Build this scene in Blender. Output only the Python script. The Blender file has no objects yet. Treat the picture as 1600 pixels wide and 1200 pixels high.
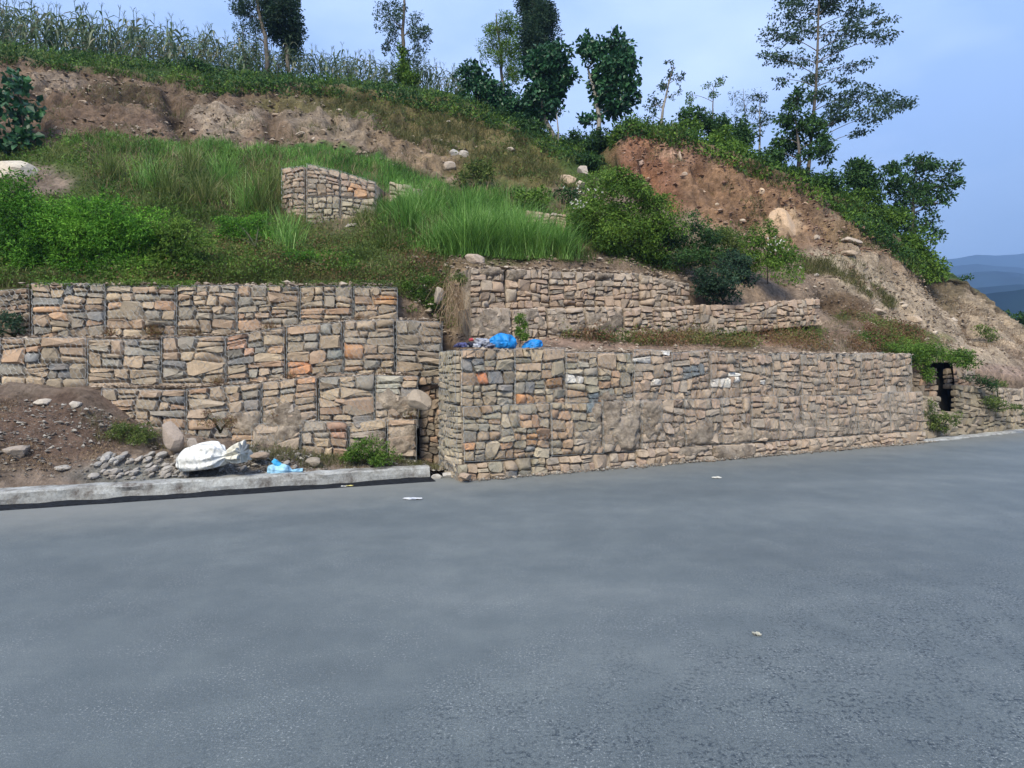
import bpy, math, random
import numpy as np
from mathutils import Vector

# ------------------------------------------------------------------ camera, sky, sun, exposure
S = bpy.context.scene
C = S.collection
EYE = 2.07
F = 1000.0          # focal length in pixels of the 1600 px wide photograph
HY = 570.0          # horizon row
cam = bpy.data.cameras.new('camera'); camo = bpy.data.objects.new('camera', cam); C.objects.link(camo)
camo.location = (0, 0, EYE); camo.rotation_euler = (math.radians(90), 0, 0)
cam.sensor_width = 36; cam.lens = 36 * F / 1600; cam.shift_y = (HY - 600) / 1600
cam.clip_start = 0.1; cam.clip_end = 6000
S.camera = camo

SUN_EL, SUN_AZ = math.radians(44), math.radians(196)   # azimuth clockwise from +Y
w = bpy.data.worlds.new('World'); S.world = w; w.use_nodes = True
nt = w.node_tree; nt.nodes.clear()
def N(t, ty, **kw):
    n = t.nodes.new(ty)
    for k, v in kw.items(): setattr(n, k, v)
    return n
sky = N(nt, 'ShaderNodeTexSky', sky_type='NISHITA', sun_disc=False)
sky.sun_elevation = SUN_EL; sky.sun_rotation = SUN_AZ; sky.air_density = 1.3; sky.dust_density = 1.5
tc = N(nt, 'ShaderNodeTexCoord')
mp = N(nt, 'ShaderNodeMapping'); mp.inputs['Scale'].default_value = (1, 1, 2.2)
nz = N(nt, 'ShaderNodeTexNoise'); nz.inputs['Scale'].default_value = 2.2; nz.inputs['Detail'].default_value = 5; nz.inputs['Roughness'].default_value = .5
nt.links.new(tc.outputs['Generated'], mp.inputs['Vector']); nt.links.new(mp.outputs[0], nz.inputs['Vector'])
cr = N(nt, 'ShaderNodeValToRGB')
cr.color_ramp.elements[0].position = .36; cr.color_ramp.elements[0].color = (3.2, 4.7, 8.2, 1)
cr.color_ramp.elements[1].position = .66; cr.color_ramp.elements[1].color = (6.2, 7.6, 11.2, 1)
nt.links.new(nz.outputs[0], cr.inputs[0])
# cloud thickens and greys towards the horizon, the same all round
sp = N(nt, 'ShaderNodeSeparateXYZ'); nt.links.new(tc.outputs['Generated'], sp.inputs[0])
mr = N(nt, 'ShaderNodeMapRange', interpolation_type='SMOOTHSTEP'); nt.links.new(sp.outputs['Z'], mr.inputs['Value'])
mr.inputs['From Min'].default_value = -.02; mr.inputs['From Max'].default_value = .42
mr.inputs['To Min'].default_value = 1; mr.inputs['To Max'].default_value = 0
mh = N(nt, 'ShaderNodeMixRGB'); mh.inputs[2].default_value = (1.75, 2.6, 4.3, 1)
nt.links.new(mr.outputs[0], mh.inputs[0]); nt.links.new(cr.outputs[0], mh.inputs[1])
mx = N(nt, 'ShaderNodeMixRGB'); mx.inputs[0].default_value = .82
nt.links.new(sky.outputs[0], mx.inputs[1]); nt.links.new(mh.outputs[0], mx.inputs[2])
bg = N(nt, 'ShaderNodeBackground'); bg.inputs[1].default_value = .078
nt.links.new(mx.outputs[0], bg.inputs[0])
wo = N(nt, 'ShaderNodeOutputWorld'); nt.links.new(bg.outputs[0], wo.inputs[0])

sun = bpy.data.lights.new('sun', 'SUN'); suno = bpy.data.objects.new('sun', sun); C.objects.link(suno)
sun.energy = 3.0; sun.angle = math.radians(20); sun.color = (1, .91, .74)
sd = Vector((math.sin(SUN_AZ) * math.cos(SUN_EL), math.cos(SUN_AZ) * math.cos(SUN_EL), math.sin(SUN_EL)))
suno.rotation_euler = sd.to_track_quat('Z', 'Y').to_euler()
S.view_settings.view_transform = 'Standard'; S.view_settings.look = 'None'
S.view_settings.exposure = 1.15; S.view_settings.gamma = 1
S.cycles.max_bounces = 5; S.cycles.diffuse_bounces = 3; S.cycles.transparent_max_bounces = 4
S.cycles.volume_bounces = 0

rng = np.random.default_rng(7); random.seed(7)
# ------------------------------------------------------------------ helpers
def PX(px, py, d):
    """the point at depth d that the eye sees at photograph pixel (px, py)"""
    return np.array([(px - 800) / F * d, d, EYE + (HY - py) / F * d])
def proj(P):
    P = np.asarray(P); return np.stack([800 + F * P[..., 0] / P[..., 1], HY - F * (P[..., 2] - EYE) / P[..., 1]], -1)

def hash3(i, j, k, s=0):
    h = (i.astype(np.int64) * 374761393 + j.astype(np.int64) * 668265263 + k.astype(np.int64) * 2147483647 + s * 1274126177) & 0xffffffff
    h = ((h ^ (h >> 13)) * 1274126177) & 0xffffffff
    h = (h ^ (h >> 16)) & 0xffffffff
    return h / 4294967295.0
def vnoise(P, s=0):
    P = np.asarray(P, float); i = np.floor(P).astype(np.int64); f = P - i; f = f * f * (3 - 2 * f)
    r = 0
    for a in (0, 1):
        for b in (0, 1):
            for c in (0, 1):
                wt = (f[..., 0] if a else 1 - f[..., 0]) * (f[..., 1] if b else 1 - f[..., 1]) * (f[..., 2] if c else 1 - f[..., 2])
                r = r + wt * hash3(i[..., 0] + a, i[..., 1] + b, i[..., 2] + c, s)
    return r * 2 - 1
def fbm(P, o=4, s=0):
    P = np.asarray(P, float); r = 0; a = 1; t = 0
    for k in range(o):
        r = r + a * vnoise(P * 2 ** k + 17.3 * k, s + k); t += a; a *= .5
    return r / t

def mesh_np(name, V, faces, mat=None, parent=None, smooth=True, loc=None, attr=None, col=None):
    """V (n,3); faces a list of (m,k) integer arrays"""
    V = np.asarray(V, np.float32)
    me = bpy.data.meshes.new(name)
    if not isinstance(faces, list) or isinstance(faces[0], tuple): faces = [faces]
    faces = [np.asarray(f, np.int32) for f in faces if len(f)]
    me.vertices.add(len(V)); me.vertices.foreach_set('co', V.ravel())
    nl = sum(f.size for f in faces); npoly = sum(len(f) for f in faces)
    me.loops.add(nl); me.loops.foreach_set('vertex_index', np.concatenate([f.ravel() for f in faces]))
    me.polygons.add(npoly)
    tot = np.concatenate([np.full(len(f), f.shape[1], np.int32) for f in faces])
    st = np.concatenate([[0], np.cumsum(tot)[:-1]]).astype(np.int32)
    me.polygons.foreach_set('loop_start', st)
    try: me.polygons.foreach_set('loop_total', tot)
    except Exception: pass
    me.polygons.foreach_set('use_smooth', np.full(npoly, smooth, bool))
    if attr is not None:
        a = me.attributes.new('rnd', 'FLOAT', 'FACE'); a.data.foreach_set('value', np.asarray(attr, np.float32))
    if col is not None:
        a = me.attributes.new('col', 'FLOAT_COLOR', 'POINT')
        cc = np.ones((len(V), 4), np.float32); cc[:, :3] = col; a.data.foreach_set('color', cc.ravel())
    me.update(calc_edges=True); me.validate()
    o = bpy.data.objects.new(name, me); C.objects.link(o)
    if mat: me.materials.append(mat)
    if parent is not None:
        o.parent = parent
        if loc is not None: o.location = Vector(loc) - parent.location
        else: o.location = -parent.location
    elif loc is not None: o.location = Vector(loc)
    return o
def tag(o, label=None, cat=None, group=None, kind=None):
    if label: o['label'] = label
    if cat: o['category'] = cat
    if group: o['group'] = group
    if kind: o['kind'] = kind
    return o
def thing(name, label, cat, loc, group=None):
    o = bpy.data.objects.new(name, None); C.objects.link(o); o.location = Vector(loc); o.empty_display_size = .2
    return tag(o, label, cat, group)

class MB:
    """collects tubes, leaves and blades"""
    def __init__(s): s.V = []; s.Q = []; s.T = []; s.rq = []; s.rt = []; s.n = 0
    def add(s, V, Q=None, T=None, r=None):
        V = np.asarray(V, float).reshape(-1, 3)
        if Q is not None and len(Q):
            Q = np.asarray(Q); s.Q.append(Q + s.n); s.rq.append(np.broadcast_to(0.5 if r is None else r, len(Q)))
        if T is not None and len(T):
            T = np.asarray(T); s.T.append(T + s.n); s.rt.append(np.broadcast_to(0.5 if r is None or np.ndim(r) else r, len(T)))
        s.V.append(V); s.n += len(V)
    def tube(s, P, R, k=6, cap=True):
        P = np.asarray(P, float); n = len(P); R = np.broadcast_to(R, n)
        T = np.gradient(P, axis=0); T /= np.linalg.norm(T, axis=1)[:, None] + 1e-9
        up = np.where(np.abs(T[:, 2:3]) > .9, np.array([[1., 0, 0]]), np.array([[0., 0, 1]]))
        A = np.cross(T, up); A /= np.linalg.norm(A, axis=1)[:, None] + 1e-9; B = np.cross(T, A)
        for q in range(1, n):
            if np.dot(A[q], A[q - 1]) < 0: A[q] *= -1; B[q] *= -1
        th = np.arange(k) * 2 * np.pi / k
        V = P[:, None] + R[:, None, None] * (A[:, None] * np.cos(th)[None, :, None] + B[:, None] * np.sin(th)[None, :, None])
        q = []
        for i in range(n - 1):
            for j in range(k): q.append((i * k + j, i * k + (j + 1) % k, (i + 1) * k + (j + 1) % k, (i + 1) * k + j))
        V = V.reshape(-1, 3); t = []
        if cap:
            V = np.vstack([V, P[:1], P[-1:]]); a = n * k
            for j in range(k):
                t.append((a, (j + 1) % k, j)); t.append((a + 1, (n - 1) * k + j, (n - 1) * k + (j + 1) % k))
        s.add(V, q, t)
    def leaves(s, P, D, size, wid=.45, rnd=None, fold=.12):
        """P (n,3) bases, D (n,3) directions, size (n,)"""
        n = len(P)
        if not n: return
        D = D / (np.linalg.norm(D, axis=1)[:, None] + 1e-9)
        R = rng.normal(size=(n, 3)); A = np.cross(D, R); A /= np.linalg.norm(A, axis=1)[:, None] + 1e-9
        Nn = np.cross(D, A); sz = np.broadcast_to(size, n)[:, None]
        V = np.stack([P, P + D * sz * .45 + A * sz * wid * .5 + Nn * sz * fold, P + D * sz, P + D * sz * .45 - A * sz * wid * .5 + Nn * sz * fold], 1)
        s.add(V, np.arange(4 * n).reshape(n, 4), r=rng.random(n) if rnd is None else rnd)
    def blades(s, P, H, W, lean=.35, rnd=None, curl=.5):
        n = len(P)
        if not n: return
        th = rng.random(n) * 2 * np.pi; L = lean * rng.random(n) ** .7
        d = np.stack([np.cos(th), np.sin(th), np.zeros(n)], 1); side = np.stack([-np.sin(th), np.cos(th), np.zeros(n)], 1)
        tw = rng.normal(size=n) * .8; side = side * np.cos(tw)[:, None] + d * np.sin(tw)[:, None]
        H = np.broadcast_to(H, n)[:, None]; W = np.broadcast_to(W, n)[:, None]; up = np.array([[0, 0, 1.]])
        c = []
        for t, ww in ((0, .8), (.4, 1), (.75, .7), (1, .08)):
            out = L[:, None] * (t * .6 + curl * t * t * 1.2); hh = t * (1 - .35 * L[:, None] * t)
            m = P + up * H * hh + d * H * out
            c.append(m + side * W * ww * .5); c.append(m - side * W * ww * .5)
        V = np.stack(c, 1); b = np.arange(n)[:, None] * 8
        Q = np.concatenate([b + np.array([[0, 1, 3, 2]]), b + np.array([[2, 3, 5, 4]]), b + np.array([[4, 5, 7, 6]])])
        r = rng.random(n) if rnd is None else rnd
        s.add(V, Q, r=np.tile(r, 3))
    def build(s, name, mat, parent=None, smooth=False, loc=None):
        if not s.n: return None
        V = np.concatenate(s.V)
        if loc is not None: V = V - np.asarray(loc)
        fs = []; at = []
        if s.Q: fs.append(np.concatenate(s.Q)); at.append(np.concatenate(s.rq))
        if s.T: fs.append(np.concatenate(s.T)); at.append(np.concatenate(s.rt))
        return mesh_np(name, V, fs, mat, parent, smooth, loc, np.concatenate(at))

# ------------------------------------------------------------------ materials
def newmat(name, rough=.9, spec=.2):
    m = bpy.data.materials.new(name); m.use_nodes = True; t = m.node_tree
    b = t.nodes['Principled BSDF']; b.inputs['Roughness'].default_value = rough; b.inputs['Specular IOR Level'].default_value = spec
    return m, t, b
def ramp(t, stops, interp='LINEAR'):
    r = t.nodes.new('ShaderNodeValToRGB'); r.color_ramp.interpolation = interp
    e = r.color_ramp.elements
    while len(e) < len(stops): e.new(.5)
    for k, (p, c) in enumerate(stops): e[k].position = p; e[k].color = (*c, 1) if len(c) == 3 else c
    return r
def noise(t, scale, detail=4, rough=.55, src=None, obj=False):
    n = t.nodes.new('ShaderNodeTexNoise'); n.inputs['Scale'].default_value = scale; n.inputs['Detail'].default_value = detail; n.inputs['Roughness'].default_value = rough
    if src is None:
        g = t.nodes.new('ShaderNodeTexCoord' if obj else 'ShaderNodeNewGeometry'); src = g.outputs['Object'] if obj else g.outputs['Position']
    t.links.new(src, n.inputs['Vector']); return n
def mixc(t, f, a, b, mode='MIX'):
    m = t.nodes.new('ShaderNodeMixRGB'); m.blend_type = mode
    for k, v in ((0, f), (1, a), (2, b)):
        if hasattr(v, 'is_linked') or hasattr(v, 'links'): t.links.new(v, m.inputs[k])
        elif k == 0: m.inputs[0].default_value = v
        else: m.inputs[k].default_value = (*v, 1)
    return m.outputs[0]
def bump(t, b, h, strength=.5, dist=.02, prev=None):
    n = t.nodes.new('ShaderNodeBump'); n.inputs['Strength'].default_value = strength; n.inputs['Distance'].default_value = dist
    t.links.new(h, n.inputs['Height'])
    if prev: t.links.new(prev, n.inputs['Normal'])
    t.links.new(n.outputs[0], b.inputs['Normal']); return n.outputs[0]

def leaf_mat(name, stops, trans=.3, rough=.6, spec=.25):
    m, t, b = newmat(name, rough, spec)
    a = t.nodes.new('ShaderNodeAttribute'); a.attribute_name = 'rnd'
    r = ramp(t, stops); n = noise(t, .9, 3)
    ad = t.nodes.new('ShaderNodeMath'); ad.operation = 'MULTIPLY_ADD'
    t.links.new(n.outputs[0], ad.inputs[0]); ad.inputs[1].default_value = 1.1
    sb = t.nodes.new('ShaderNodeMath'); sb.operation = 'MULTIPLY_ADD'; t.links.new(a.outputs['Fac'], sb.inputs[0]); sb.inputs[1].default_value = .75; sb.inputs[2].default_value = -.42
    t.links.new(sb.outputs[0], ad.inputs[2]); t.links.new(ad.outputs[0], r.inputs[0])
    t.links.new(r.outputs[0], b.inputs['Base Color'])
    tr = t.nodes.new('ShaderNodeBsdfTranslucent'); t.links.new(r.outputs[0], tr.inputs[0])
    ms = t.nodes.new('ShaderNodeMixShader'); ms.inputs[0].default_value = trans
    t.links.new(b.outputs[0], ms.inputs[1]); t.links.new(tr.outputs[0], ms.inputs[2])
    t.links.new(ms.outputs[0], t.nodes['Material Output'].inputs[0]); return m
M = {}
M['leaf_dark'] = leaf_mat('leaf_dark', [(0, (.012, .034, .012)), (.5, (.032, .085, .022)), (1, (.085, .18, .045))])
M['leaf_vdark'] = leaf_mat('leaf_vdark', [(0, (.008, .022, .016)), (.5, (.022, .055, .03)), (1, (.06, .12, .06))])
M['leaf_mid'] = leaf_mat('leaf_mid', [(0, (.025, .058, .008)), (.5, (.08, .165, .02)), (1, (.2, .32, .05))])
M['leaf_bright'] = leaf_mat('leaf_bright', [(0, (.02, .07, .01)), (.45, (.07, .21, .015)), (1, (.22, .46, .05))])
M['leaf_grey'] = leaf_mat('leaf_grey', [(0, (.018, .04, .028)), (.5, (.04, .085, .052)), (1, (.09, .15, .09))])
M['leaf_big'] = leaf_mat('leaf_big', [(0, (.01, .045, .02)), (.5, (.022, .085, .035)), (1, (.05, .15, .05))], .2, .45, .4)
M['leaf_olive'] = leaf_mat('leaf_olive', [(0, (.035, .06, .015)), (.5, (.09, .14, .03)), (1, (.22, .27, .07))])
M['grass'] = leaf_mat('grass', [(0, (.025, .07, .012)), (.4, (.09, .21, .035)), (.75, (.22, .42, .09)), (1, (.45, .6, .25))], .35)
M['grass_mix'] = leaf_mat('grass_mix', [(0, (.03, .06, .012)), (.45, (.08, .125, .028)), (.8, (.18, .22, .06)), (1, (.34, .32, .16))], .3)
M['grass_olive'] = leaf_mat('grass_olive', [(0, (.05, .06, .02)), (.5, (.1, .11, .035)), (1, (.2, .18, .08))], .3)
M['grass_dry'] = leaf_mat('grass_dry', [(0, (.1, .065, .035)), (.5, (.22, .15, .09)), (1, (.38, .29, .18))], .2)
M['weed_red'] = leaf_mat('weed_red', [(0, (.1, .05, .03)), (.5, (.2, .11, .06)), (.8, (.17, .16, .05)), (1, (.2, .21, .06))], .2)
M['maize'] = leaf_mat('maize', [(0, (.045, .085, .04)), (.5, (.11, .17, .085)), (.8, (.2, .22, .14)), (1, (.34, .29, .23))], .3)
M['flower'] = leaf_mat('flower', [(0, (.5, .48, .42)), (1, (.75, .74, .68))], .2)

def simple(name, c1, c2, scale=6, rough=.85, spec=.2, bs=.4, bd=.01, obj=False):
    m, t, b = newmat(name, rough, spec); n = noise(t, scale, 6, .6, obj=obj); r = ramp(t, [(.3, c1), (.7, c2)])
    t.links.new(n.outputs[0], r.inputs[0]); t.links.new(r.outputs[0], b.inputs['Base Color']); bump(t, b, n.outputs[0], bs, bd); return m
M['stem'] = simple('stem', (.03, .04, .02), (.07, .075, .04), 9)
M['bark'] = simple('bark', (.06, .055, .045), (.16, .14, .12), 9)
M['bark_pale'] = simple('bark_pale', (.16, .15, .13), (.32, .3, .27), 9)

# stones take the colour of the object they are on
m, t, b = newmat('stone', .88, .25)
oi = t.nodes.new('ShaderNodeObjectInfo')
n1 = noise(t, 9, 6, .65); n2 = noise(t, 42, 5, .7)
r1 = ramp(t, [(.25, (.7, .7, .7)), (.5, (1.0, .99, .98)), (.75, (1.25, 1.22, 1.18))]); t.links.new(n1.outputs[0], r1.inputs[0])
c = mixc(t, 1.0, oi.outputs['Color'], r1.outputs[0], 'MULTIPLY')
r2 = ramp(t, [(.3, (.7, .7, .7)), (.7, (1.25, 1.24, 1.22))]); t.links.new(n2.outputs[0], r2.inputs[0])
c = mixc(t, .8, c, r2.outputs[0], 'MULTIPLY')
n3 = noise(t, 2.3, 4, .6); r3 = ramp(t, [(.42, (.15, .15, .15)), (.66, (1, 1, 1))]); t.links.new(n3.outputs[0], r3.inputs[0])
g = t.nodes.new('ShaderNodeMath'); g.operation = 'MULTIPLY'; t.links.new(r3.outputs[0], g.inputs[0]); g.inputs[1].default_value = .45
c = mixc(t, g.outputs[0], c, (.37, .3, .235))
t.links.new(c, b.inputs['Base Color'])
bp = bump(t, b, n1.outputs[0], .6, .03); bump(t, b, n2.outputs[0], .6, .012, bp)
M['stone'] = m

# soil with the ground's own colours (vertex colours) and fine detail
def soil(name, amp=1.0, grey=None):
    m, t, b = newmat(name, .95, .1)
    if grey is None:
        a = t.nodes.new('ShaderNodeAttribute'); a.attribute_name = 'col'; base = a.outputs['Color']
    else:
        nn = noise(t, 2.5, 5, .6); rr = ramp(t, [(.35, grey[0]), (.65, grey[1])]); t.links.new(nn.outputs[0], rr.inputs[0]); base = rr.outputs[0]
    n1 = noise(t, 1.1, 8, .68); r1 = ramp(t, [(.28, (.5, .48, .46)), (.5, (.95, .95, .95)), (.72, (1.5, 1.45, 1.38))]); t.links.new(n1.outputs[0], r1.inputs[0])
    c = mixc(t, amp, base, r1.outputs[0], 'MULTIPLY')
    n2 = noise(t, 7, 10, .78); r2 = ramp(t, [(.32, (.42, .4, .38)), (.5, (1, 1, 1)), (.68, (1.6, 1.58, 1.54))]); t.links.new(n2.outputs[0], r2.inputs[0])
    c = mixc(t, .9, c, r2.outputs[0], 'MULTIPLY')
    v = t.nodes.new('ShaderNodeTexVoronoi'); v.inputs['Scale'].default_value = 11; g = t.nodes.new('ShaderNodeNewGeometry'); t.links.new(g.outputs['Position'], v.inputs['Vector'])
    t.links.new(c, b.inputs['Base Color'])
    bp = bump(t, b, n1.outputs[0], .7, .12); bp = bump(t, b, v.outputs['Distance'], .35, .04, bp); bump(t, b, n2.outputs[0], 1, .12, bp)
    return m
M['soil'] = soil('soil')
M['fill'] = soil('fill', 1.0, ((.27, .225, .18), (.45, .385, .31)))

# asphalt
m, t, b = newmat('asphalt', .6, .35)
g = t.nodes.new('ShaderNodeNewGeometry'); sx = t.nodes.new('ShaderNodeSeparateXYZ'); t.links.new(g.outputs['Position'], sx.inputs[0])
mpp = t.nodes.new('ShaderNodeMapping'); mpp.inputs['Rotation'].default_value = (0, 0, -.42); mpp.inputs['Scale'].default_value = (.22, .6, 1); t.links.new(g.outputs['Position'], mpp.inputs['Vector'])
ns = noise(t, 1.0, 4, .5, mpp.outputs[0]); rs = ramp(t, [(.3, (.09, .108, .114)), (.5, (.1, .12, .126)), (.72, (.13, .15, .153))]); t.links.new(ns.outputs[0], rs.inputs[0])
nb = noise(t, 1.9, 8, .74); rb = ramp(t, [(.3, (.85, .87, .88)), (.5, (1, 1, 1)), (.7, (1.2, 1.18, 1.14))]); t.links.new(nb.outputs[0], rb.inputs[0])
c = mixc(t, 1, rs.outputs[0], rb.outputs[0], 'MULTIPLY')
# open-textured patch: dark pits between the chippings
nf = noise(t, 30, 7, .82); nd = noise(t, .5, 3, .5)
# distance of the point from the fresh mat's edge, in metres
ln = t.nodes.new('ShaderNodeMath'); ln.operation = 'MULTIPLY_ADD'; t.links.new(sx.outputs['X'], ln.inputs[0]); ln.inputs[1].default_value = .62; ln.inputs[2].default_value = 4.15
l2 = t.nodes.new('ShaderNodeMath'); l2.operation = 'SUBTRACT'; t.links.new(ln.outputs[0], l2.inputs[0]); t.links.new(sx.outputs['Y'], l2.inputs[1])
l3 = t.nodes.new('ShaderNodeMath'); l3.operation = 'MULTIPLY_ADD'; t.links.new(nd.outputs[0], l3.inputs[0]); l3.inputs[1].default_value = 3.0; t.links.new(l2.outputs[0], l3.inputs[2])
mk = t.nodes.new('ShaderNodeMapRange'); t.links.new(l3.outputs[0], mk.inputs['Value']); mk.inputs['From Min'].default_value = .6; mk.inputs['From Max'].default_value = 2.6; mk.inputs['To Min'].default_value = .12
rp = ramp(t, [(.43, (1, 1, 1)), (.5, (0, 0, 0))]); t.links.new(nf.outputs[0], rp.inputs[0])
nq = noise(t, 3.2, 4, .7); rq_ = ramp(t, [(.38, (.15, .15, .15)), (.6, (1, 1, 1))]); t.links.new(nq.outputs[0], rq_.inputs[0])
pq = t.nodes.new('ShaderNodeMath'); pq.operation = 'MULTIPLY'; t.links.new(rp.outputs[0], pq.inputs[0]); t.links.new(rq_.outputs[0], pq.inputs[1])
pm = t.nodes.new('ShaderNodeMath'); pm.operation = 'MULTIPLY'; t.links.new(pq.outputs[0], pm.inputs[0]); t.links.new(mk.outputs[0], pm.inputs[1])
c = mixc(t, pm.outputs[0], c, (.022, .032, .042))
nx = noise(t, 130, 4, .8); rx_ = ramp(t, [(.34, (.5, .51, .53)), (.5, (1, 1, 1)), (.66, (1.6, 1.58, 1.54))]); t.links.new(nx.outputs[0], rx_.inputs[0]); c = mixc(t, .85, c, rx_.outputs[0], 'MULTIPLY')
nw = noise(t, 60, 3, .6); rw = ramp(t, [(.58, (0, 0, 0)), (.66, (1, 1, 1))]); t.links.new(nw.outputs[0], rw.inputs[0])
nw2 = noise(t, 1.7, 3, .6); rw2 = ramp(t, [(.4, (.1, .1, .1)), (.62, (.9, .9, .9))]); t.links.new(nw2.outputs[0], rw2.inputs[0])
wm = t.nodes.new('ShaderNodeMath'); wm.operation = 'MULTIPLY'; t.links.new(rw.outputs[0], wm.inputs[0]); t.links.new(rw2.outputs[0], wm.inputs[1])
c = mixc(t, wm.outputs[0], c, (.27, .29, .29))
# dust washed from the wall, thinning out over the first metre of road
e1 = t.nodes.new('ShaderNodeVectorMath'); e1.operation = 'DOT_PRODUCT'; t.links.new(g.outputs['Position'], e1.inputs[0]); e1.inputs[1].default_value = (-.4307, .9025, 0)
e2 = t.nodes.new('ShaderNodeMath'); e2.operation = 'MULTIPLY_ADD'; t.links.new(nb.outputs[0], e2.inputs[0]); e2.inputs[1].default_value = 1.6; t.links.new(e1.outputs['Value'], e2.inputs[2])
e3 = t.nodes.new('ShaderNodeMapRange'); t.links.new(e2.outputs[0], e3.inputs['Value']); e3.inputs['From Min'].default_value = 9.9; e3.inputs['From Max'].default_value = 11.7; e3.inputs['To Max'].default_value = .55
c = mixc(t, e3.outputs[0], c, (.22, .22, .2))
t.links.new(c, b.inputs['Base Color'])
ng = noise(t, 95, 3, .7)
bp = bump(t, b, nf.outputs[0], .35, .012); bump(t, b, ng.outputs[0], .45, .004, bp)
M['asphalt'] = m
M['tar'] = simple('tar', (.006, .007, .009), (.022, .025, .03), 14, .95, .08, .6, .02)
m, t, b = newmat('concrete', .9, .15)
n1 = noise(t, 2.6, 8, .75); r1 = ramp(t, [(.34, (.1, .085, .075)), (.46, (.27, .27, .255)), (.66, (.46, .48, .47))]); t.links.new(n1.outputs[0], r1.inputs[0])
n2 = noise(t, 30, 5, .7); r2 = ramp(t, [(.3, (.7, .7, .7)), (.7, (1.2, 1.2, 1.2))]); t.links.new(n2.outputs[0], r2.inputs[0])
t.links.new(mixc(t, 1, r1.outputs[0], r2.outputs[0], 'MULTIPLY'), b.inputs['Base Color']); bp = bump(t, b, n1.outputs[0], .6, .04); bump(t, b, n2.outputs[0], .6, .01, bp)
M['concrete'] = m
m, t, b = newmat('wire', .55, .4); b.inputs['Base Color'].default_value = (.36, .38, .38, 1); b.inputs['Metallic'].default_value = .3; M['wire'] = m
M['mountain'] = simple('mountain', (.004, .012, .022), (.01, .026, .035), .02, 1, 0, .3, 2)
def plastic(name, col, rough=.5):
    m, t, b = newmat(name, rough, .3); n = noise(t, 7, 6, .65)
    r = ramp(t, [(.3, tuple(x * .6 + y for x, y in zip(col, (.03, .022, .01)))), (.5, tuple(x * .92 for x in col)), (.7, col)]); t.links.new(n.outputs[0], r.inputs[0]); t.links.new(r.outputs[0], b.inputs['Base Color'])
    wv = t.nodes.new('ShaderNodeTexWave'); wv.inputs['Scale'].default_value = 1.7; wv.inputs['Distortion'].default_value = 6; wv.inputs['Detail'].default_value = 3; wv.inputs['Detail Scale'].default_value = 1.6
    g = t.nodes.new('ShaderNodeNewGeometry'); t.links.new(g.outputs['Position'], wv.inputs['Vector']); bp = bump(t, b, wv.outputs['Fac'], 1, .035); bump(t, b, n.outputs[0], .5, .012, bp); return m

# ------------------------------------------------------------------ the hillside, lofted through lines of real points
cols = [-500, -200, 0, 100, 200, 300, 400, 500, 600, 660, 700, 740, 850, 930, 980, 1050, 1150, 1250, 1300, 1350, 1430, 1500, 1600, 1750, 2100]
def line(ys, ds):
    """rows of (px: y, depth) filled out over cols"""
    return np.interp(cols, *zip(*ys)), np.interp(cols, *zip(*ds))
L = []
wd = [(-500, 13.0), (0, 12.7), (300, 13.1), (620, 13.8), (700, 14.2), (740, 13.0), (850, 13.5), (1050, 14.7), (1250, 16.6), (1430, 19.2), (1500, 20.2), (1600, 21.9), (1750, 24.5), (2100, 33)]
# 0 foot behind the walls, 1 top of the lower wall / wall tops
L.append(('z', line([(-500, -.3), (2100, -.3)], wd)))
L.append(('y', line([(-500, 452), (0, 452), (600, 456), (650, 475), (690, 500), (700, 540), (740, 548), (850, 549), (1250, 552), (1430, 556), (1500, 572), (1600, 590), (1750, 610), (2100, 622)], wd)))
# 2 foot of the second tier (berm top) / a little up the slope at left
L.append(('y', line([(-500, 432), (0, 432), (400, 425), (600, 425), (660, 450), (700, 500), (740, 522), (850, 520), (930, 518), (1050, 515), (1150, 514), (1280, 505), (1350, 520), (1430, 525), (1500, 545), (1600, 570), (1750, 600), (2100, 612)],
                    [(-500, 13.4), (0, 13.2), (300, 13.7), (600, 14.4), (700, 14.4), (740, 14.3), (850, 14.9), (1050, 16.4), (1250, 18.5), (1350, 19.0), (1430, 20.2), (1500, 21.2), (1600, 23), (1750, 25.5), (2100, 34)])))
# 3 top of the upper tiers
L.append(('y', line([(-500, 330), (0, 335), (200, 345), (300, 365), (450, 385), (600, 390), (700, 405), (740, 408), (900, 412), (980, 420), (1050, 432), (1110, 462), (1200, 465), (1280, 460), (1350, 480), (1430, 500), (1500, 525), (1600, 555), (1750, 592), (2100, 608)],
                    [(-500, 15), (0, 15), (300, 15.8), (600, 15.8), (740, 15.2), (850, 15.8), (980, 16.8), (1050, 17.3), (1150, 18.1), (1280, 19.8), (1430, 21.6), (1500, 22.4), (1600, 24.5), (1750, 27), (2100, 36)])))
# 4 foot of the scars
L.append(('y', line([(-500, 245), (0, 240), (100, 212), (200, 212), (300, 222), (400, 228), (500, 236), (600, 252), (700, 285), (850, 292), (930, 290), (980, 300), (1050, 330), (1150, 365), (1250, 395), (1300, 390), (1350, 405), (1430, 450), (1500, 480), (1600, 535), (1750, 585), (2100, 604)],
                    [(-500, 20), (0, 20), (300, 21.5), (600, 21.5), (850, 21), (930, 22), (1050, 21.5), (1150, 21), (1250, 22), (1350, 22.5), (1430, 23), (1500, 24.4), (1600, 27), (1750, 30), (2100, 39)])))
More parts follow.
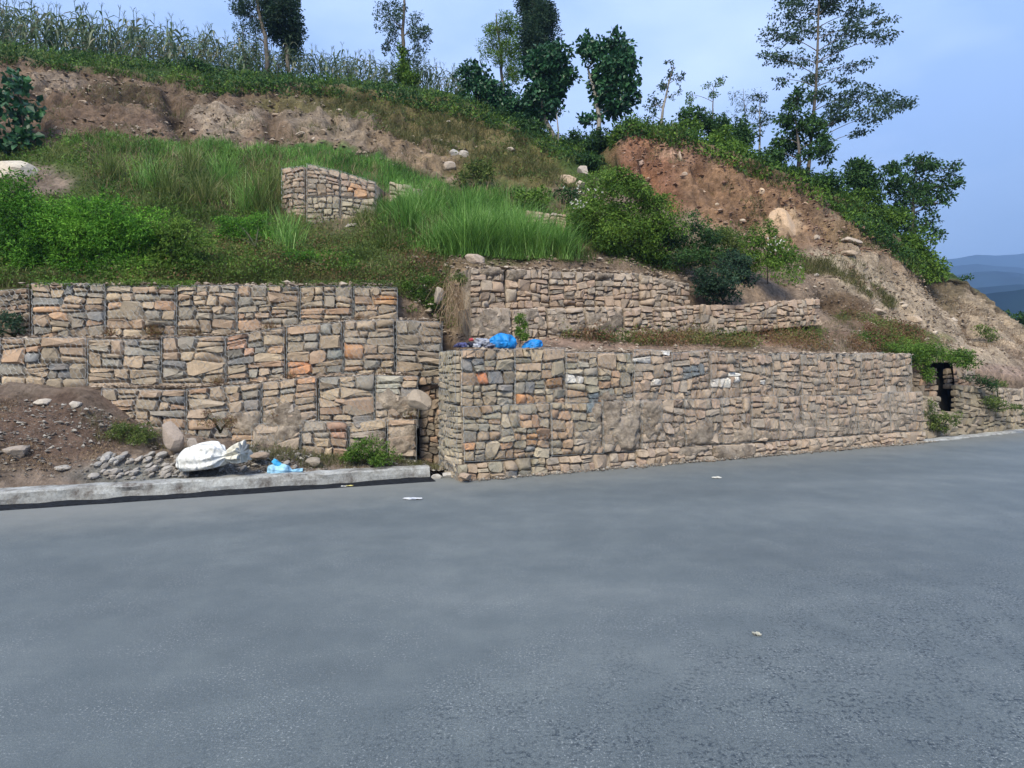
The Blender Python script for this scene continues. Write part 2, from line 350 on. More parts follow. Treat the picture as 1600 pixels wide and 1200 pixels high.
# 5 lip of the scars
L.append(('y', line([(-500, 90), (0, 98), (100, 108), (200, 118), (300, 126), (400, 132), (500, 140), (600, 150), (700, 165), (740, 178), (850, 222), (930, 236), (965, 205), (1000, 200), (1050, 216), (1150, 247), (1250, 284), (1300, 305), (1350, 340), (1430, 402), (1500, 440), (1560, 490), (1600, 522), (1750, 578), (2100, 600)],
                    [(-500, 25), (0, 25), (300, 26.5), (600, 27), (700, 27.5), (850, 28), (930, 28), (980, 25), (1150, 24.5), (1350, 25), (1430, 25.5), (1500, 27), (1600, 31), (1750, 34), (2100, 43)])))
# 6 crest, 7 behind it
L.append(('y', line([(-500, 50), (0, 72), (100, 82), (200, 95), (300, 105), (400, 115), (500, 125), (600, 134), (700, 148), (740, 160), (850, 212), (930, 230), (965, 200), (1000, 194), (1050, 208), (1150, 238), (1250, 274), (1300, 295), (1350, 330), (1430, 392), (1500, 434), (1560, 486), (1600, 519), (1750, 577), (2100, 600)],
                    [(-500, 29), (0, 29), (300, 30), (600, 30.5), (850, 31), (930, 31), (980, 27.5), (1150, 27), (1350, 27.5), (1430, 28), (1500, 29.5), (1600, 33.5), (1750, 37), (2100, 46)])))
W = []
for kind, (yy, dd) in L:
    if kind == 'z': P = np.stack([(np.array(cols) - 800) / F * dd, dd, yy], 1)
    else: P = np.stack([(np.array(cols) - 800) / F * dd, dd, EYE + (HY - yy) / F * dd], 1)
    W.append(P)
a = W[-1].copy(); a[:, 1] += 16; a[:, 0] *= 1.25; a[:, 2] += np.interp(cols, [-500, 600, 900, 1200, 2100], [2.5, 1.5, -.5, -3, -6]); W.append(a)
a = a.copy(); a[:, 1] += 50; a[:, 0] *= 1.6; a[:, 2] += np.interp(cols, [-500, 600, 900, 1200, 2100], [2, -3, -12, -22, -25]); W.append(a)
W = np.array(W)
us = np.arange(-500, 2101, 3.6); cx = np.array(cols)
Wu = np.stack([np.stack([np.interp(us, cx, W[k, :, j]) for j in range(3)], 1) for k in range(len(W))])
# soften the corners along u
ker = np.exp(-np.linspace(-2, 2, 9) ** 2); ker /= ker.sum()
for k in range(2, len(Wu)):
    for j in range(3):
        Wu[k, :, j] = np.convolve(np.pad(Wu[k, :, j], 4, mode='edge'), ker, 'valid')
cnt = [10, 10, 20, 55, 84, 14, 12, 10]
rows = []; vpar = []
for k, n in enumerate(cnt):
    for i in range(n):
        s = i / n; rows.append(Wu[k] * (1 - s) + Wu[k + 1] * s); vpar.append(k + s)
rows.append(Wu[-1]); vpar.append(len(Wu) - 1)
G = np.array(rows); vpar = np.array(vpar)
G0 = G.copy(); pp0 = proj(G0)
du = np.gradient(G, axis=1); dv = np.gradient(G, axis=0); nn = np.cross(du, dv); nn /= np.linalg.norm(nn, axis=2)[..., None] + 1e-9
nn *= np.where(nn[..., 2:3] < 0, -1, 1)
big = fbm(G * .35, 3, 1); med = fbm(G * 1.1, 4, 5); fin = fbm(G * 3.6, 4, 9); rill = fbm(G * np.array([1.6, .5, .25]), 4, 13)
vv = vpar[:, None] + 0 * G[..., 0]
scar = np.clip(1 - np.abs(vv - 4.5) / .62, 0, 1) ** .5
env = np.clip((vv - 1.0) / 1.0, 0, 1)
amp = .28 * big * np.clip(vv - 2, 0, 1) + env * (.16 * med + .07 * fin) + scar * (-.8 * np.abs(rill) + .1 * np.sin(G[..., 2] * 5.5 + 3.5 * fbm(G * .7, 3, 23)) * np.clip(fbm(G * .9, 2, 27) + .5, 0, 1) + .16 * fin + .34 * np.abs(med) + .12 * np.abs(fbm(G * 2.2, 3, 19)))
amp = np.where(vv > 6.2, amp * .3, amp)
def trough(x0, y0, x1, y1, wd_, dp):
    d_ = np.array([x1 - x0, y1 - y0], float); t_ = np.clip(((pp0[..., 0] - x0) * d_[0] + (pp0[..., 1] - y0) * d_[1]) / (d_ @ d_), 0, 1)
    q = np.hypot(pp0[..., 0] - x0 - d_[0] * t_, pp0[..., 1] - y0 - d_[1] * t_) + 9 * med; return -dp * np.exp(-(q / wd_) ** 2) * np.clip(vv - 2, 0, 1)
amp = amp + trough(1466, 440, 1535, 530, 14, .7) + trough(1290, 470, 1380, 505, 11, .5) + trough(1100, 260, 1190, 360, 12, .5) + trough(1010, 245, 1060, 330, 10, .45) + trough(265, 150, 285, 215, 14, .5) + trough(430, 155, 420, 220, 10, .35)
G = G + nn * amp[..., None]
# eaves of turf over the scars
lip = np.exp(-((vv - 5.08) / .1) ** 2); G[..., 1] -= lip * .35; G[..., 2] += lip * .05
pp = proj(G)
# colours of the ground (soil, dust, turf, a darker stripe down the gully)
X, Y = pp0[..., 0], pp0[..., 1]
cS = np.zeros(G.shape) + np.array([.23, .175, .13])
def blob(cx_, cy_, rx, ry, colr, k=1.0, rot=0):
    ca, sa = math.cos(math.radians(rot)), math.sin(math.radians(rot))
    dx, dy = X - cx_, Y - cy_; a = (dx * ca + dy * sa) / rx; b_ = (-dx * sa + dy * ca) / ry
    wob = fbm(G0 * .8, 3, 31) * .7
    wt = np.clip((1.25 - (a * a + b_ * b_) + wob) * 1.6, 0, 1) * k
    wt = np.where((vv > .9), wt, 0)[..., None]
    cS[:] = cS * (1 - wt) + np.array(colr) * wt
green = (.055, .085, .025); olive = (.12, .11, .05); 
blob(250, 380, 420, 160, (.07, .085, .03)); blob(200, 160, 420, 80, (.17, .125, .09)); blob(100, 170, 110, 50, (.17, .12, .085), 1, 10)
blob(340, 185, 70, 30, (.3, .245, .19)); blob(250, 200, 60, 25, (.19, .135, .1)); blob(540, 195, 120, 32, (.25, .205, .155), .9, 8); blob(200, 150, 60, 20, (.1, .075, .05)); blob(90, 130, 50, 20, (.24, .19, .145)); blob(270, 180, 25, 30, (.1, .075, .055), .9)
blob(540, 160, 160, 18, olive, .85, 5); blob(240, 265, 280, 45, (.08, .11, .035)); blob(560, 262, 170, 28, (.06, .13, .03), 1, 14)
blob(720, 215, 150, 55, (.15, .13, .06), .9, 25); blob(650, 235, 90, 25, (.24, .18, .12), .9, 20); blob(820, 260, 110, 40, (.13, .12, .05)); blob(920, 245, 60, 45, green)
blob(760, 350, 170, 60, (.07, .11, .03)); blob(30, 280, 90, 25, (.24, .19, .15), 1); blob(600, 400, 60, 22, (.22, .15, .13)); blob(690, 440, 60, 50, (.17, .13, .08)); blob(450, 410, 130, 25, olive)
blob(720, 470, 40, 60, (.26, .2, .14)); blob(1040, 255, 90, 60, (.25, .135, .085), 1, 25); blob(1060, 225, 40, 25, (.34, .22, .16), .9, 25); blob(1180, 320, 130, 60, (.23, .145, .09), 1, 25); blob(1320, 370, 60, 25, (.2, .14, .085), .9, 35)
blob(1230, 350, 30, 35, (.45, .33, .22), .8, 50); blob(1440, 500, 190, 55, (.37, .3, .22), 1, 33); blob(1330, 430, 90, 25, (.37, .31, .23), 1, 30); blob(1340, 490, 60, 25, (.17, .12, .08), .9, 30); blob(1560, 500, 90, 30, (.36, .29, .21), 1, 40)
blob(1480, 440, 25, 45, (.16, .13, .085), .9, -30); blob(1000, 530, 280, 14, (.3, .21, .16), .9); blob(1200, 525, 150, 14, (.24, .15, .11), .8); blob(1400, 530, 80, 16, (.13, .14, .05)); blob(1560, 590, 60, 20, (.32, .24, .19))
top = np.clip((vv - 5.0) * 6, 0, 1)[..., None]; cS = cS * (1 - top) + np.array([.05, .085, .025]) * top
cS *= (1 + .18 * fin[..., None] + .2 * med[..., None])
nr, ncx = G.shape[:2]; ii = np.arange(nr - 1)[:, None] * ncx + np.arange(ncx - 1)[None]
Qg = np.stack([ii, ii + 1, ii + 1 + ncx, ii + ncx], -1).reshape(-1, 4)
tag(mesh_np('hillside', G.reshape(-1, 3), Qg, M['soil'], col=np.clip(cS, .01, .8).reshape(-1, 3)), 'bare brown and grassy hillside cut into terraces above the road', kind='structure')
GV = G.reshape(-1, 3); GP = pp.reshape(-1, 2); Gv = vv.reshape(-1)
vis = (Gv > 1.0)
GVv, GPv = GV[vis], GP[vis]
def on_hill(px, py):
    i = np.argmin((GPv[:, 0] - px) ** 2 + (GPv[:, 1] - py) ** 2); return GVv[i].copy()

# ------------------------------------------------------------------ road, ground, kerb
edge = [(-60, -11.5), (-30, .6), (-16, 6.05), (-7.5, 9.42), (-5.6, 10.15), (-3.6, 10.95), (-1.3, 11.62), (-.9, 11.42), (11.0, 17.05), (16.2, 20.0), (24, 25.2), (40, 38), (60, 56)]
def sheet(name, pts_far, pts_near, z, mat, label):
    n = len(pts_far); V = [(x, y, z) for x, y in pts_far] + [(x, y, z) for x, y in pts_near]
    Q = [(i, n + i, n + i + 1, i + 1) for i in range(n - 1)]
    return tag(mesh_np(name, V, np.array(Q)[:, ::-1], mat, smooth=False), label, kind='structure')
far = [(x - .15, y + .35) for x, y in edge]
near = [(x + 7.5, y - 17) for x, y in edge]
sheet('road', far, near, 0, M['asphalt'], 'blue grey asphalt road running past the walls')
tag(mesh_np('ground', [(-3000, -3000, -.25), (3000, -3000, -.25), (3000, 3000, -.25), (-3000, 3000, -.25)], [(0, 1, 2, 3)], soil('ground_soil', 1, ((.12, .12, .06), (.2, .17, .1)))), 'bare ground round the road', kind='structure')

def strip(name, P, off0, off1, z0, z1, mat, label, wob=.02, seg=.25, kind='structure', face=True, seed=0):
    """a band with a front face and a top along the polyline P"""
    P = np.array(P, float); sl = np.r_[0, np.cumsum(np.linalg.norm(np.diff(P, axis=0), axis=1))]; s = np.arange(0, sl[-1], seg)
    Q = np.stack([np.interp(s, sl, P[:, 0]), np.interp(s, sl, P[:, 1])], 1); T = np.gradient(Q, axis=0); T /= np.linalg.norm(T, axis=1)[:, None]; Nn = np.stack([-T[:, 1], T[:, 0]], 1)
    V = []; prof = [(off0, z0 - .05), (off0, z0 + (z1 - z0) * .45), (off0 + .01, z1 - .025), (off0 + .035, z1), ((off0 + off1) / 2, z1 + .005), (off1 - .02, z1), (off1, z0 - .05)]
    if not face: prof = [(off0, z0 - .01), (off0 + .02, z1), ((off0 + off1) / 2, z1 + .002), (off1, z1), (off1 + .01, z0 - .01)]
    for j, (o, z) in enumerate(prof):
        p = np.c_[Q + Nn * o, np.full(len(Q), z)]
        d = fbm(p * 2.5 + j * 3, 4, 60 + seed)
        p[:, :2] += Nn * (d * wob)[:, None]
        if z > z0: p[:, 2] += d * wob * .6
        V.append(p)
    V = np.array(V).transpose(1, 0, 2); n, k = V.shape[:2]; V = V.reshape(-1, 3)
    q = [(i * k + j, i * k + j + 1, (i + 1) * k + j + 1, (i + 1) * k + j) for i in range(n - 1) for j in range(k - 1)]
    caps = [tuple(range(k)), tuple(range((n - 1) * k, n * k))[::-1]]
    return tag(mesh_np(name, V, [np.array(q)[:, ::-1], np.array(caps)], mat, smooth=False), label, kind=kind)
kline = [(-30, .6), (-16, 6.05), (-7.5, 9.42), (-5.6, 10.15), (-3.6, 10.95), (-1.45, 11.75)]
strip('kerb', kline, 0, .34, 0, .2, M['concrete'], 'rough grey concrete kerb along the left side of the road', .05, .07)
strip('tar_strip', kline, -.42, .02, 0, .014, M['tar'], 'dark strip of bitumen in the gutter below the kerb', .05, .1, face=False, seed=5)
# low concrete haunch and dark seam at the foot of the roadside wall
strip('wall_footing', [(.9, 12.28), (11.0, 17.05), (12.4, 17.8), (16.2, 19.95), (24, 25.1)], -.02, .3, 0, .05, M['concrete'], 'thin grey concrete edging at the foot of the roadside wall', .05, .15, seed=3)
strip('tar_seam', [(.6, 12.15), (7, 15.16), (11, 17.05)], .07, .3, .03, .066, M['tar'], 'dark seam between the edging and the roadside wall', .07, .15, face=False, seed=8)

# earth bank between kerb and left wall, lofted
bk = [(-400, 0), (-200, 0), (0, 0), (130, 0), (200, 0), (300, 0), (400, 0), (500, 0), (640, 0), (700, 0)]
bx = np.array([b_[0] for b_ in bk], float)
kd = np.interp(bx, [-400, -200, 0, 100, 240, 400, 520, 640, 700], [8.0, 8.8, 9.75, 10.05, 10.45, 10.95, 11.4, 11.8, 12.0])
l0 = np.stack([(bx - 800) / F * kd, kd, np.full(len(bx), .12)], 1)
d1 = kd + .5; y1 = np.interp(bx, [-400, 0, 130, 200, 300, 400, 500, 640, 700], [700, 695, 700, 712, 718, 722, 725, 728, 745]); l1 = np.stack([(bx - 800) / F * d1, d1, EYE + (HY - y1) / F * d1], 1)
d2 = np.interp(bx, [-400, 0, 200, 400, 640, 700], [11.2, 11.75, 11.6, 11.75, 12.45, 13.2]); y2 = np.interp(bx, [-400, 0, 130, 160, 200, 300, 400, 500, 640, 700], [596, 603, 612, 640, 668, 690, 704, 712, 724, 735]); l2 = np.stack([(bx - 800) / F * d2, d2, EYE + (HY - y2) / F * d2], 1)
l3 = l2.copy(); l3[:, 1] += .8; l3[:, 2] += .05
ub = np.arange(-400, 700, 4.); BB = []
for A_, B_, n in ((l0, l1, 8), (l1, l2, 22), (l2, l3, 4)):
    for i in range(n + (n == 4)):
        s = i / n; P = A_ * (1 - s) + B_ * s; BB.append(np.stack([np.interp(ub, bx, P[:, j]) for j in range(3)], 1))
BB = np.array(BB); rr = np.arange(len(BB))[:, None] / len(BB)
dn = fbm(BB * 2.2, 5, 77); BB[..., 2] += (.13 * dn + .07 * fbm(BB * 7, 3, 79)) * np.clip(rr * 6, .25, 1); 
bp_ = proj(BB); cb = np.zeros(BB.shape) + np.array([.24, .19, .15])
redm = np.clip(1.3 - ((bp_[..., 0] - 60) / 150) ** 2 - ((bp_[..., 1] - 670) / 60) ** 2 + fbm(BB * 1.5, 3, 81), 0, 1)[..., None]; cb = cb * (1 - redm) + np.array([.15, .105, .08]) * redm
gm = np.clip(1.2 - ((bp_[..., 0] - 260) / 170) ** 2 - ((bp_[..., 1] - 740) / 22) ** 2 + fbm(BB * 1.5, 3, 83), 0, 1)[..., None]; cb = cb * (1 - gm) + np.array([.24, .24, .22]) * gm
nr2, nc2 = BB.shape[:2]; ii = np.arange(nr2 - 1)[:, None] * nc2 + np.arange(nc2 - 1)[None]
bank = tag(mesh_np('bank', BB.reshape(-1, 3), np.stack([ii, ii + 1, ii + 1 + nc2, ii + nc2], -1).reshape(-1, 4), M['soil'], col=cb.reshape(-1, 3)), 'red brown earth bank between the kerb and the left wall', kind='structure')
BV = BB.reshape(-1, 3); BPp = bp_.reshape(-1, 2)
def on_bank(px, py):
    i = np.argmin((BPp[:, 0] - px) ** 2 + (BPp[:, 1] - py) ** 2); return BV[i].copy()

# ------------------------------------------------------------------ gabions
def cut(poly, p, d):
    """split a convex polygon by the line through p with direction d"""
    n = np.array([-d[1], d[0]]); A = []; B = []; m_ = len(poly)
    s = [float(np.dot(q - p, n)) for q in poly]
    for i in range(m_):
        a, b_ = poly[i], poly[(i + 1) % m_]; sa, sb = s[i], s[(i + 1) % m_]
        (A if sa >= 0 else B).append(a)
        if sa * sb < 0:
            q = a + (b_ - a) * (sa / (sa - sb)); A.append(q); B.append(q)
    return A, B
def rubble(w_, h_, mean, aspect=1.9):
    out = []; stack = [[np.array(q, float) for q in ((0, 0), (w_, 0), (w_, h_), (0, h_))]]
    while stack:
        p = stack.pop(); P = np.array(p); ex = P.max(0) - P.min(0)
        ar = .5 * abs(np.dot(P[:, 0], np.roll(P[:, 1], -1)) - np.dot(P[:, 1], np.roll(P[:, 0], -1)))
        lim = mean * 1.45 * math.exp(random.gauss(0, .42))
        if ar < lim or len(out) > 400: out.append(P); continue
        c_ = P.min(0) + ex * np.array([random.uniform(.36, .64), random.uniform(.36, .64)])
        if ex[0] / ex[1] > aspect * random.uniform(.75, 1.3): an = math.pi / 2 + random.gauss(0, .17)
        else: an = random.gauss(0, .1)
        A, B = cut(p, c_, np.array([math.cos(an), math.sin(an)]))
        if len(A) < 3 or len(B) < 3: out.append(P); continue
        stack += [A, B]
    return out
def chaikin(P, r):
    o = []
    n = len(P)
    for i in range(n):
        a, b_ = P[i], P[(i + 1) % n]; ll = np.linalg.norm(b_ - a)
        k = r * random.uniform(.6, 1.3)
        if ll > 1e-4: o.append(a + (b_ - a) * k); o.append(a + (b_ - a) * (1 - k))
    return np.array(o)
PAL = {
 'left': [(.3, .245, .19), (.34, .27, .2), (.25, .22, .18), (.34, .27, .21), (.22, .21, .19), (.29, .215, .165), (.19, .2, .2), (.4, .33, .25), (.35, .24, .17)],
 'fresh': [(.29, .27, .22), (.24, .24, .2), (.33, .28, .21), (.22, .23, .22), (.31, .24, .185), (.37, .34, .28), (.2, .19, .16), (.34, .24, .17), (.27, .22, .17)],
 'dusty': [(.33, .25, .2), (.36, .27, .21), (.31, .25, .2), (.28, .25, .22), (.36, .29, .23), (.3, .22, .18), (.25, .23, .21)],
 'grey': [(.24, .23, .18), (.2, .19, .15), (.28, .26, .2), (.18, .18, .15), (.3, .27, .22)],
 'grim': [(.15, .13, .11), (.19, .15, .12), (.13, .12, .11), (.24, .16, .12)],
}
n_stones = 0
def basket(name, label, cat, group, bl, br, tr, tl, back, pal, mean=.035, aspect=1.9, dust=None, specials=(), wire=True, tone=1.0, face_gap=.008, wall=False, solid=True):
    """one stone-filled basket whose front has the four world corners; back = vector towards its back"""
    global n_stones
    bl, br, tr, tl, back = [np.array(q, float) for q in (bl, br, tr, tl, back)]
    w_ = (np.linalg.norm(br - bl) + np.linalg.norm(tr - tl)) / 2; h_ = (np.linalg.norm(tl - bl) + np.linalg.norm(tr - br)) / 2
    nrm = np.cross(br - bl, tl - bl); nrm /= np.linalg.norm(nrm)
    if np.dot(nrm, back) > 0: nrm = -nrm
    bulge_a = random.uniform(.02, .08)
    tl = tl + [0, 0, random.uniform(-.05, .025)]; tr = tr + [0, 0, random.uniform(-.05, .025)]
    ub = (br - bl) / np.linalg.norm(br - bl); bl = bl + ub * random.uniform(0, .02); tl = tl + ub * random.uniform(0, .03); br = br - ub * random.uniform(0, .02); tr = tr - ub * random.uniform(0, .03)
    def mp_(s, t_, d):
        s = np.asarray(s, float)[..., None] / w_; t_ = np.asarray(t_, float)[..., None] / h_; d = np.asarray(d, float)[..., None]
        sc, tcc = np.clip(s, 0, 1), np.clip(t_, 0, 1)
        b_ = bulge_a * np.sin(np.pi * sc) * np.sin(np.pi * tcc) 
        return (bl * (1 - s) + br * s) * (1 - t_) + (tl * (1 - s) + tr * s) * t_ + nrm * (d + b_)
    base = (bl + br) / 2 + back / 2
    root = thing(name, label, cat, base, group)
    # the fill behind the face stones: rubble and soil, a closed box
    ns_, nt_ = max(6, int(w_ / .035)), max(6, int(h_ / .035))
    s_, t_ = np.meshgrid(np.linspace(.012, w_ - .012, ns_), np.linspace(.012, h_ - .012, nt_))
    P0 = mp_(s_, t_, np.full(s_.shape, -.045)); dep = .05 * fbm(P0 * 5, 3, 41)
    pj = proj(P0); base_d = fbm(P0 * 2.1, 5, 43)
    dm = np.clip(base_d * 1.2 - .2, 0, .6)
    if dust: 
        for (x0, y0, rx, ry, k) in dust: dm = np.maximum(dm, 1.3 * k * np.clip(1.1 - ((pj[..., 0] - x0) / rx) ** 2 - ((pj[..., 1] - y0) / ry) ** 2 + base_d * 2.6, 0, 1))
    edgef = np.minimum(np.minimum(s_, w_ - s_), np.minimum(t_, h_ - t_)); dep = dep + dm * (.105 + .03 * fbm(P0 * 14, 3, 47)) * np.clip(edgef / .05, .3, 1)
    Fv = mp_(s_, t_, -.045 + dep); n1_ = Fv.reshape(-1, 3)
    fq = np.arange(nt_ - 1)[:, None] * ns_ + np.arange(ns_ - 1)[None]; q = np.stack([fq, fq + 1, fq + 1 + ns_, fq + ns_], -1).reshape(-1, 4)
    rim = list(range(ns_)) + [i * ns_ + ns_ - 1 for i in range(1, nt_)] + [(nt_ - 1) * ns_ + j for j in range(ns_ - 2, -1, -1)] + [i * ns_ for i in range(nt_ - 2, 0, -1)]
    nb_ = len(n1_); bv = n1_[rim] + back * .97; V = np.vstack([n1_, bv, bv.mean(0)[None]])
    rq = [(rim[i], nb_ + i, nb_ + (i + 1) % len(rim), rim[(i + 1) % len(rim)]) for i in range(len(rim))]
    tq = [(nb_ + i, nb_ + len(rim), nb_ + (i + 1) % len(rim)) for i in range(len(rim))]
    mesh_np('rubble_fill', V - base, [np.vstack([q, np.array(rq)]), np.array(tq)], M['fill'], root, loc=base)
    # face stones
    for P in rubble(w_, h_, mean, aspect):
        ex = P.max(0) - P.min(0); c0 = P.mean(0); gp = face_gap * random.uniform(.5, 1.7)
        if min(ex) < .03: continue
        Q_ = chaikin(P, random.uniform(.07, .2)); Q_ = c0 + (Q_ - c0) * np.maximum(1 - 2 * gp / ex, .5)
        Q_ += rng.normal(size=Q_.shape) * min(ex) * .04
        n_ = len(Q_); prot = random.uniform(-.015, .025); th = min(.05, min(ex) * .4) * random.uniform(.7, 1.2); tilt = rng.normal(size=2) * .14
        def dz(q): return prot + (q - c0) @ tilt
        wp = mp_(c0[0], c0[1], 0.); pc = proj(wp)
        r0 = c0 + (Q_ - c0) * .8; r2 = c0 + (Q_ - c0) * random.uniform(.76, .9) + rng.normal(size=Q_.shape) * min(ex) * .045 + rng.normal(size=2) * min(ex) * .05
        V = np.vstack([mp_(r0[:, 0], r0[:, 1], np.full(n_, -.13)), mp_(Q_[:, 0], Q_[:, 1], dz(Q_) * .6 - .012 + rng.normal(size=n_) * .006), mp_(r2[:, 0], r2[:, 1], dz(r2) + th * .8 + rng.normal(size=n_) * th * .22), mp_(c0[0:1] + rng.normal() * ex[0] * .12, c0[1:2] + rng.normal() * ex[1] * .12, np.array([prot + th * random.uniform(.8, 1.15)]))])
        jj = np.arange(n_); kk = (jj + 1) % n_
        qq = np.vstack([np.stack([jj, kk, n_ + kk, n_ + jj], 1), np.stack([n_ + jj, n_ + kk, 2 * n_ + kk, 2 * n_ + jj], 1)]); tt = np.stack([2 * n_ + jj, 2 * n_ + kk, np.full(n_, 3 * n_)], 1)
        o = mesh_np('stone', V - wp, [qq, tt], M['stone'], root, smooth=random.random() < .12, loc=wp); n_stones += 1
        k = random.random(); cc = np.array(random.choice(PAL[pal])) * random.uniform(.8, 1.22) * tone * (np.array([1.0, .98, .92]) if pal == 'dusty' else np.array([1.03, 1.0, .9]))
        cc = cc * .8 + np.array((.32, .265, .205)) * .2 * tone
        if pal in ('left', 'fresh') and k < .045: cc = np.array((.37, .24, .155)) * random.uniform(.7, 1.1)
        elif pal in ('left', 'fresh') and k < .09: cc = np.array((.17, .18, .185)) * random.uniform(.8, 1.2)
        for (x0, y0, r_, cl) in specials:
            if (pc[0] - x0) ** 2 + (pc[1] - y0) ** 2 < r_ * r_: cc = np.array(cl) * random.uniform(.9, 1.1)
        if dust:
            kd_ = max([k_ * min(1., max(0., 1.25 - ((pc[0] - x0) / rx) ** 2 - ((pc[1] - y0) / ry) ** 2)) for (x0, y0, rx, ry, k_) in dust] + [0.])
            cc = cc * (1 - .75 * kd_) + np.array((.36, .305, .25)) * .75 * kd_
        o.color = (*cc, 1)
    if wire:
        # hexagonal netting bulging over the stones, and the selvedge wires of the panel
        cw, ch = .1, .12; nodes = []; seg = []
        nx_, ny_ = int(w_ / cw), int(h_ / (ch * .75)); cw, ch = w_ / max(nx_, 1), h_ / max(ny_, 1)
        for r_ in range(ny_):
            y0 = r_ * ch
            for c_ in range(nx_ + 1):
                x0 = c_ * cw + (cw / 2 if r_ % 2 else 0)
                if x0 > w_: continue
                seg.append(((x0, y0), (x0, y0 + ch * .45)))
                for dx in (-cw / 2, cw / 2):
                    if 0 <= x0 + dx <= w_: seg.append(((x0, y0 + ch * .45), (x0 + dx, y0 + ch)))
        sg = np.array(seg); jit = fbm(np.c_[sg.reshape(-1, 2) * 8 + bl[0], np.zeros(len(sg) * 2)], 2, 51).reshape(-1, 2)
        A = mp_(sg[:, 0, 0] + jit[:, 0] * .015, sg[:, 0, 1], .055 + jit[:, 0] * .02); B = mp_(sg[:, 1, 0] + jit[:, 1] * .015, sg[:, 1, 1], .055 + jit[:, 1] * .02)
        D = B - A; D /= np.linalg.norm(D, axis=1)[:, None] + 1e-9; U = np.cross(D, nrm[None]); U /= np.linalg.norm(U, axis=1)[:, None] + 1e-9
        r_ = .0026; k3 = [(U * math.cos(a_) + nrm * math.sin(a_)) * r_ for a_ in (0, 2.094, 4.189)]
        V = np.stack([A + k3[0], A + k3[1], A + k3[2], B + k3[0], B + k3[1], B + k3[2]], 1).reshape(-1, 3) - base
        b0 = np.arange(len(sg))[:, None] * 6; q = np.vstack([b0 + np.array([[0, 1, 4, 3]]), b0 + np.array([[1, 2, 5, 4]]), b0 + np.array([[2, 0, 3, 5]])])
        o = mesh_np('wire_mesh', V, q, M['wire'], root, smooth=False, loc=base)
        fr = MB()
        for (a_, b_) in (((0, 0), (w_, 0)), ((w_, 0), (w_, h_)), ((w_, h_), (0, h_)), ((0, h_), (0, 0))):
            k = np.linspace(0, 1, 9); xs = a_[0] + (b_[0] - a_[0]) * k; ys = a_[1] + (b_[1] - a_[1]) * k
            pts = mp_(xs, ys, .045 + .012 * np.sin(k * 20 + bl[0])); pts[1:-1] += rng.normal(size=(7, 3)) * .006
            fr.tube(pts, .0028, 4)
        # lacing wire round the uprights
        k = np.linspace(0, 1, int(h_ / .035)); fr.tube(mp_(.012 * np.cos(k * 60), k * h_, .05 + .012 * np.sin(k * 60)), .002, 3)
        fr.build('wire_frame', M['wire'], root, loc=base)
    return root
ORD = ['first', 'second', 'third', 'fourth', 'fifth', 'sixth', 'seventh', 'eighth', 'ninth', 'tenth', 'eleventh', 'twelfth', 'thirteenth', 'fourteenth', 'fifteenth', 'sixteenth', 'seventeenth', 'eighteenth']

U2 = np.array([.9025, .4307]); O2 = np.array([-.9, 11.5]); B2 = np.array([-.4307, .9025])
def rp_(u, back, z): q = O2 + U2 * u + B2 * back; return np.array([q[0], q[1], z])
def u_at(px, back=0):
    k = (px - 800) / F; q = O2 + B2 * back   # (qx+u*ux) = k (qy+u*uy)
    return (k * q[1] - q[0]) / (U2[0] - k * U2[1])
DUST = [(1000, 665, 80, 45, 1.0), (1130, 690, 90, 28, .9), (1300, 670, 120, 30, .6), (930, 690, 40, 25, .6), (1250, 600, 60, 30, .3), (1400, 640, 60, 40, .5)]
white = (.68, .67, .63)
SPEC = [(897, 592, 9, white), (1010, 558, 8, white), (1040, 553, 7, white), (1022, 600, 7, white), (1131, 600, 9, white), (1152, 588, 9, white), (1120, 599, 6, white), (1075, 582, 14, (.14, .17, .19)), (1092, 580, 9, (.14, .17, .19)), (762, 591, 9, (.5, .2, .1)), (738, 697, 8, (.45, .24, .12)), (826, 619, 10, (.45, .25, .12)), (897, 617, 9, (.48, .32, .2)), (835, 688, 9, (.4, .24, .13)), (925, 629, 12, (.16, .2, .22)), (872, 595, 8, (.34, .2, .1)), (995, 552, 6, white), (1136, 566, 6, white), (1185, 600, 7, white), (808, 622, 8, (.45, .22, .1)), (1010, 630, 12, (.25, .26, .26))]
bk_ = np.array([B2[0], B2[1], 0]) * .95
# upper course of the roadside wall
xs = [722, 806, 886, 992, 1052, 1113, 1160, 1210, 1255, 1312, 1348, 1386, 1427]
us_ = [0.0] + [u_at(x) for x in xs[1:]]
desc_u = ['with a brick red stone, under the old clothes', 'of grey stones, under the smaller blue bag', 'with two pale stones low at its left', 'with a few white stones near its top', 'holding two slabs of dark blue grey stone', 'with three bright white stones along its bottom', 'of dusty stones right of the white ones', 'of small pinkish stones', 'of rounded dusty pink stones', 'narrow and dusty', 'narrow, of small stacked pink stones', 'at the open right end, of neat pink stones']
for k in range(12):
    a, b_ = us_[k] + .004, us_[k + 1] - .004
    basket('gabion_basket', f'gabion {desc_u[k]}, {ORD[k]} in the roadside top course', 'gabion', 'baskets of the roadside wall, upper course',
           rp_(a, .07, 1.31), rp_(b_, .07, 1.31), rp_(b_, .10, 2.36 + .02 * math.sin(k * 2)), rp_(a, .10, 2.36 + .02 * math.sin(k * 2 + 1)), bk_, 'fresh' if k < 3 else 'dusty', .046 if k < 3 else .040, 1.5 if k < 3 else 1.3, DUST, SPEC)
xs = [722, 860, 940, 1000, 1068, 1125, 1172, 1215, 1252, 1290, 1338, 1388, 1440]
us_ = [0.0] + [u_at(x) for x in xs[1:]]
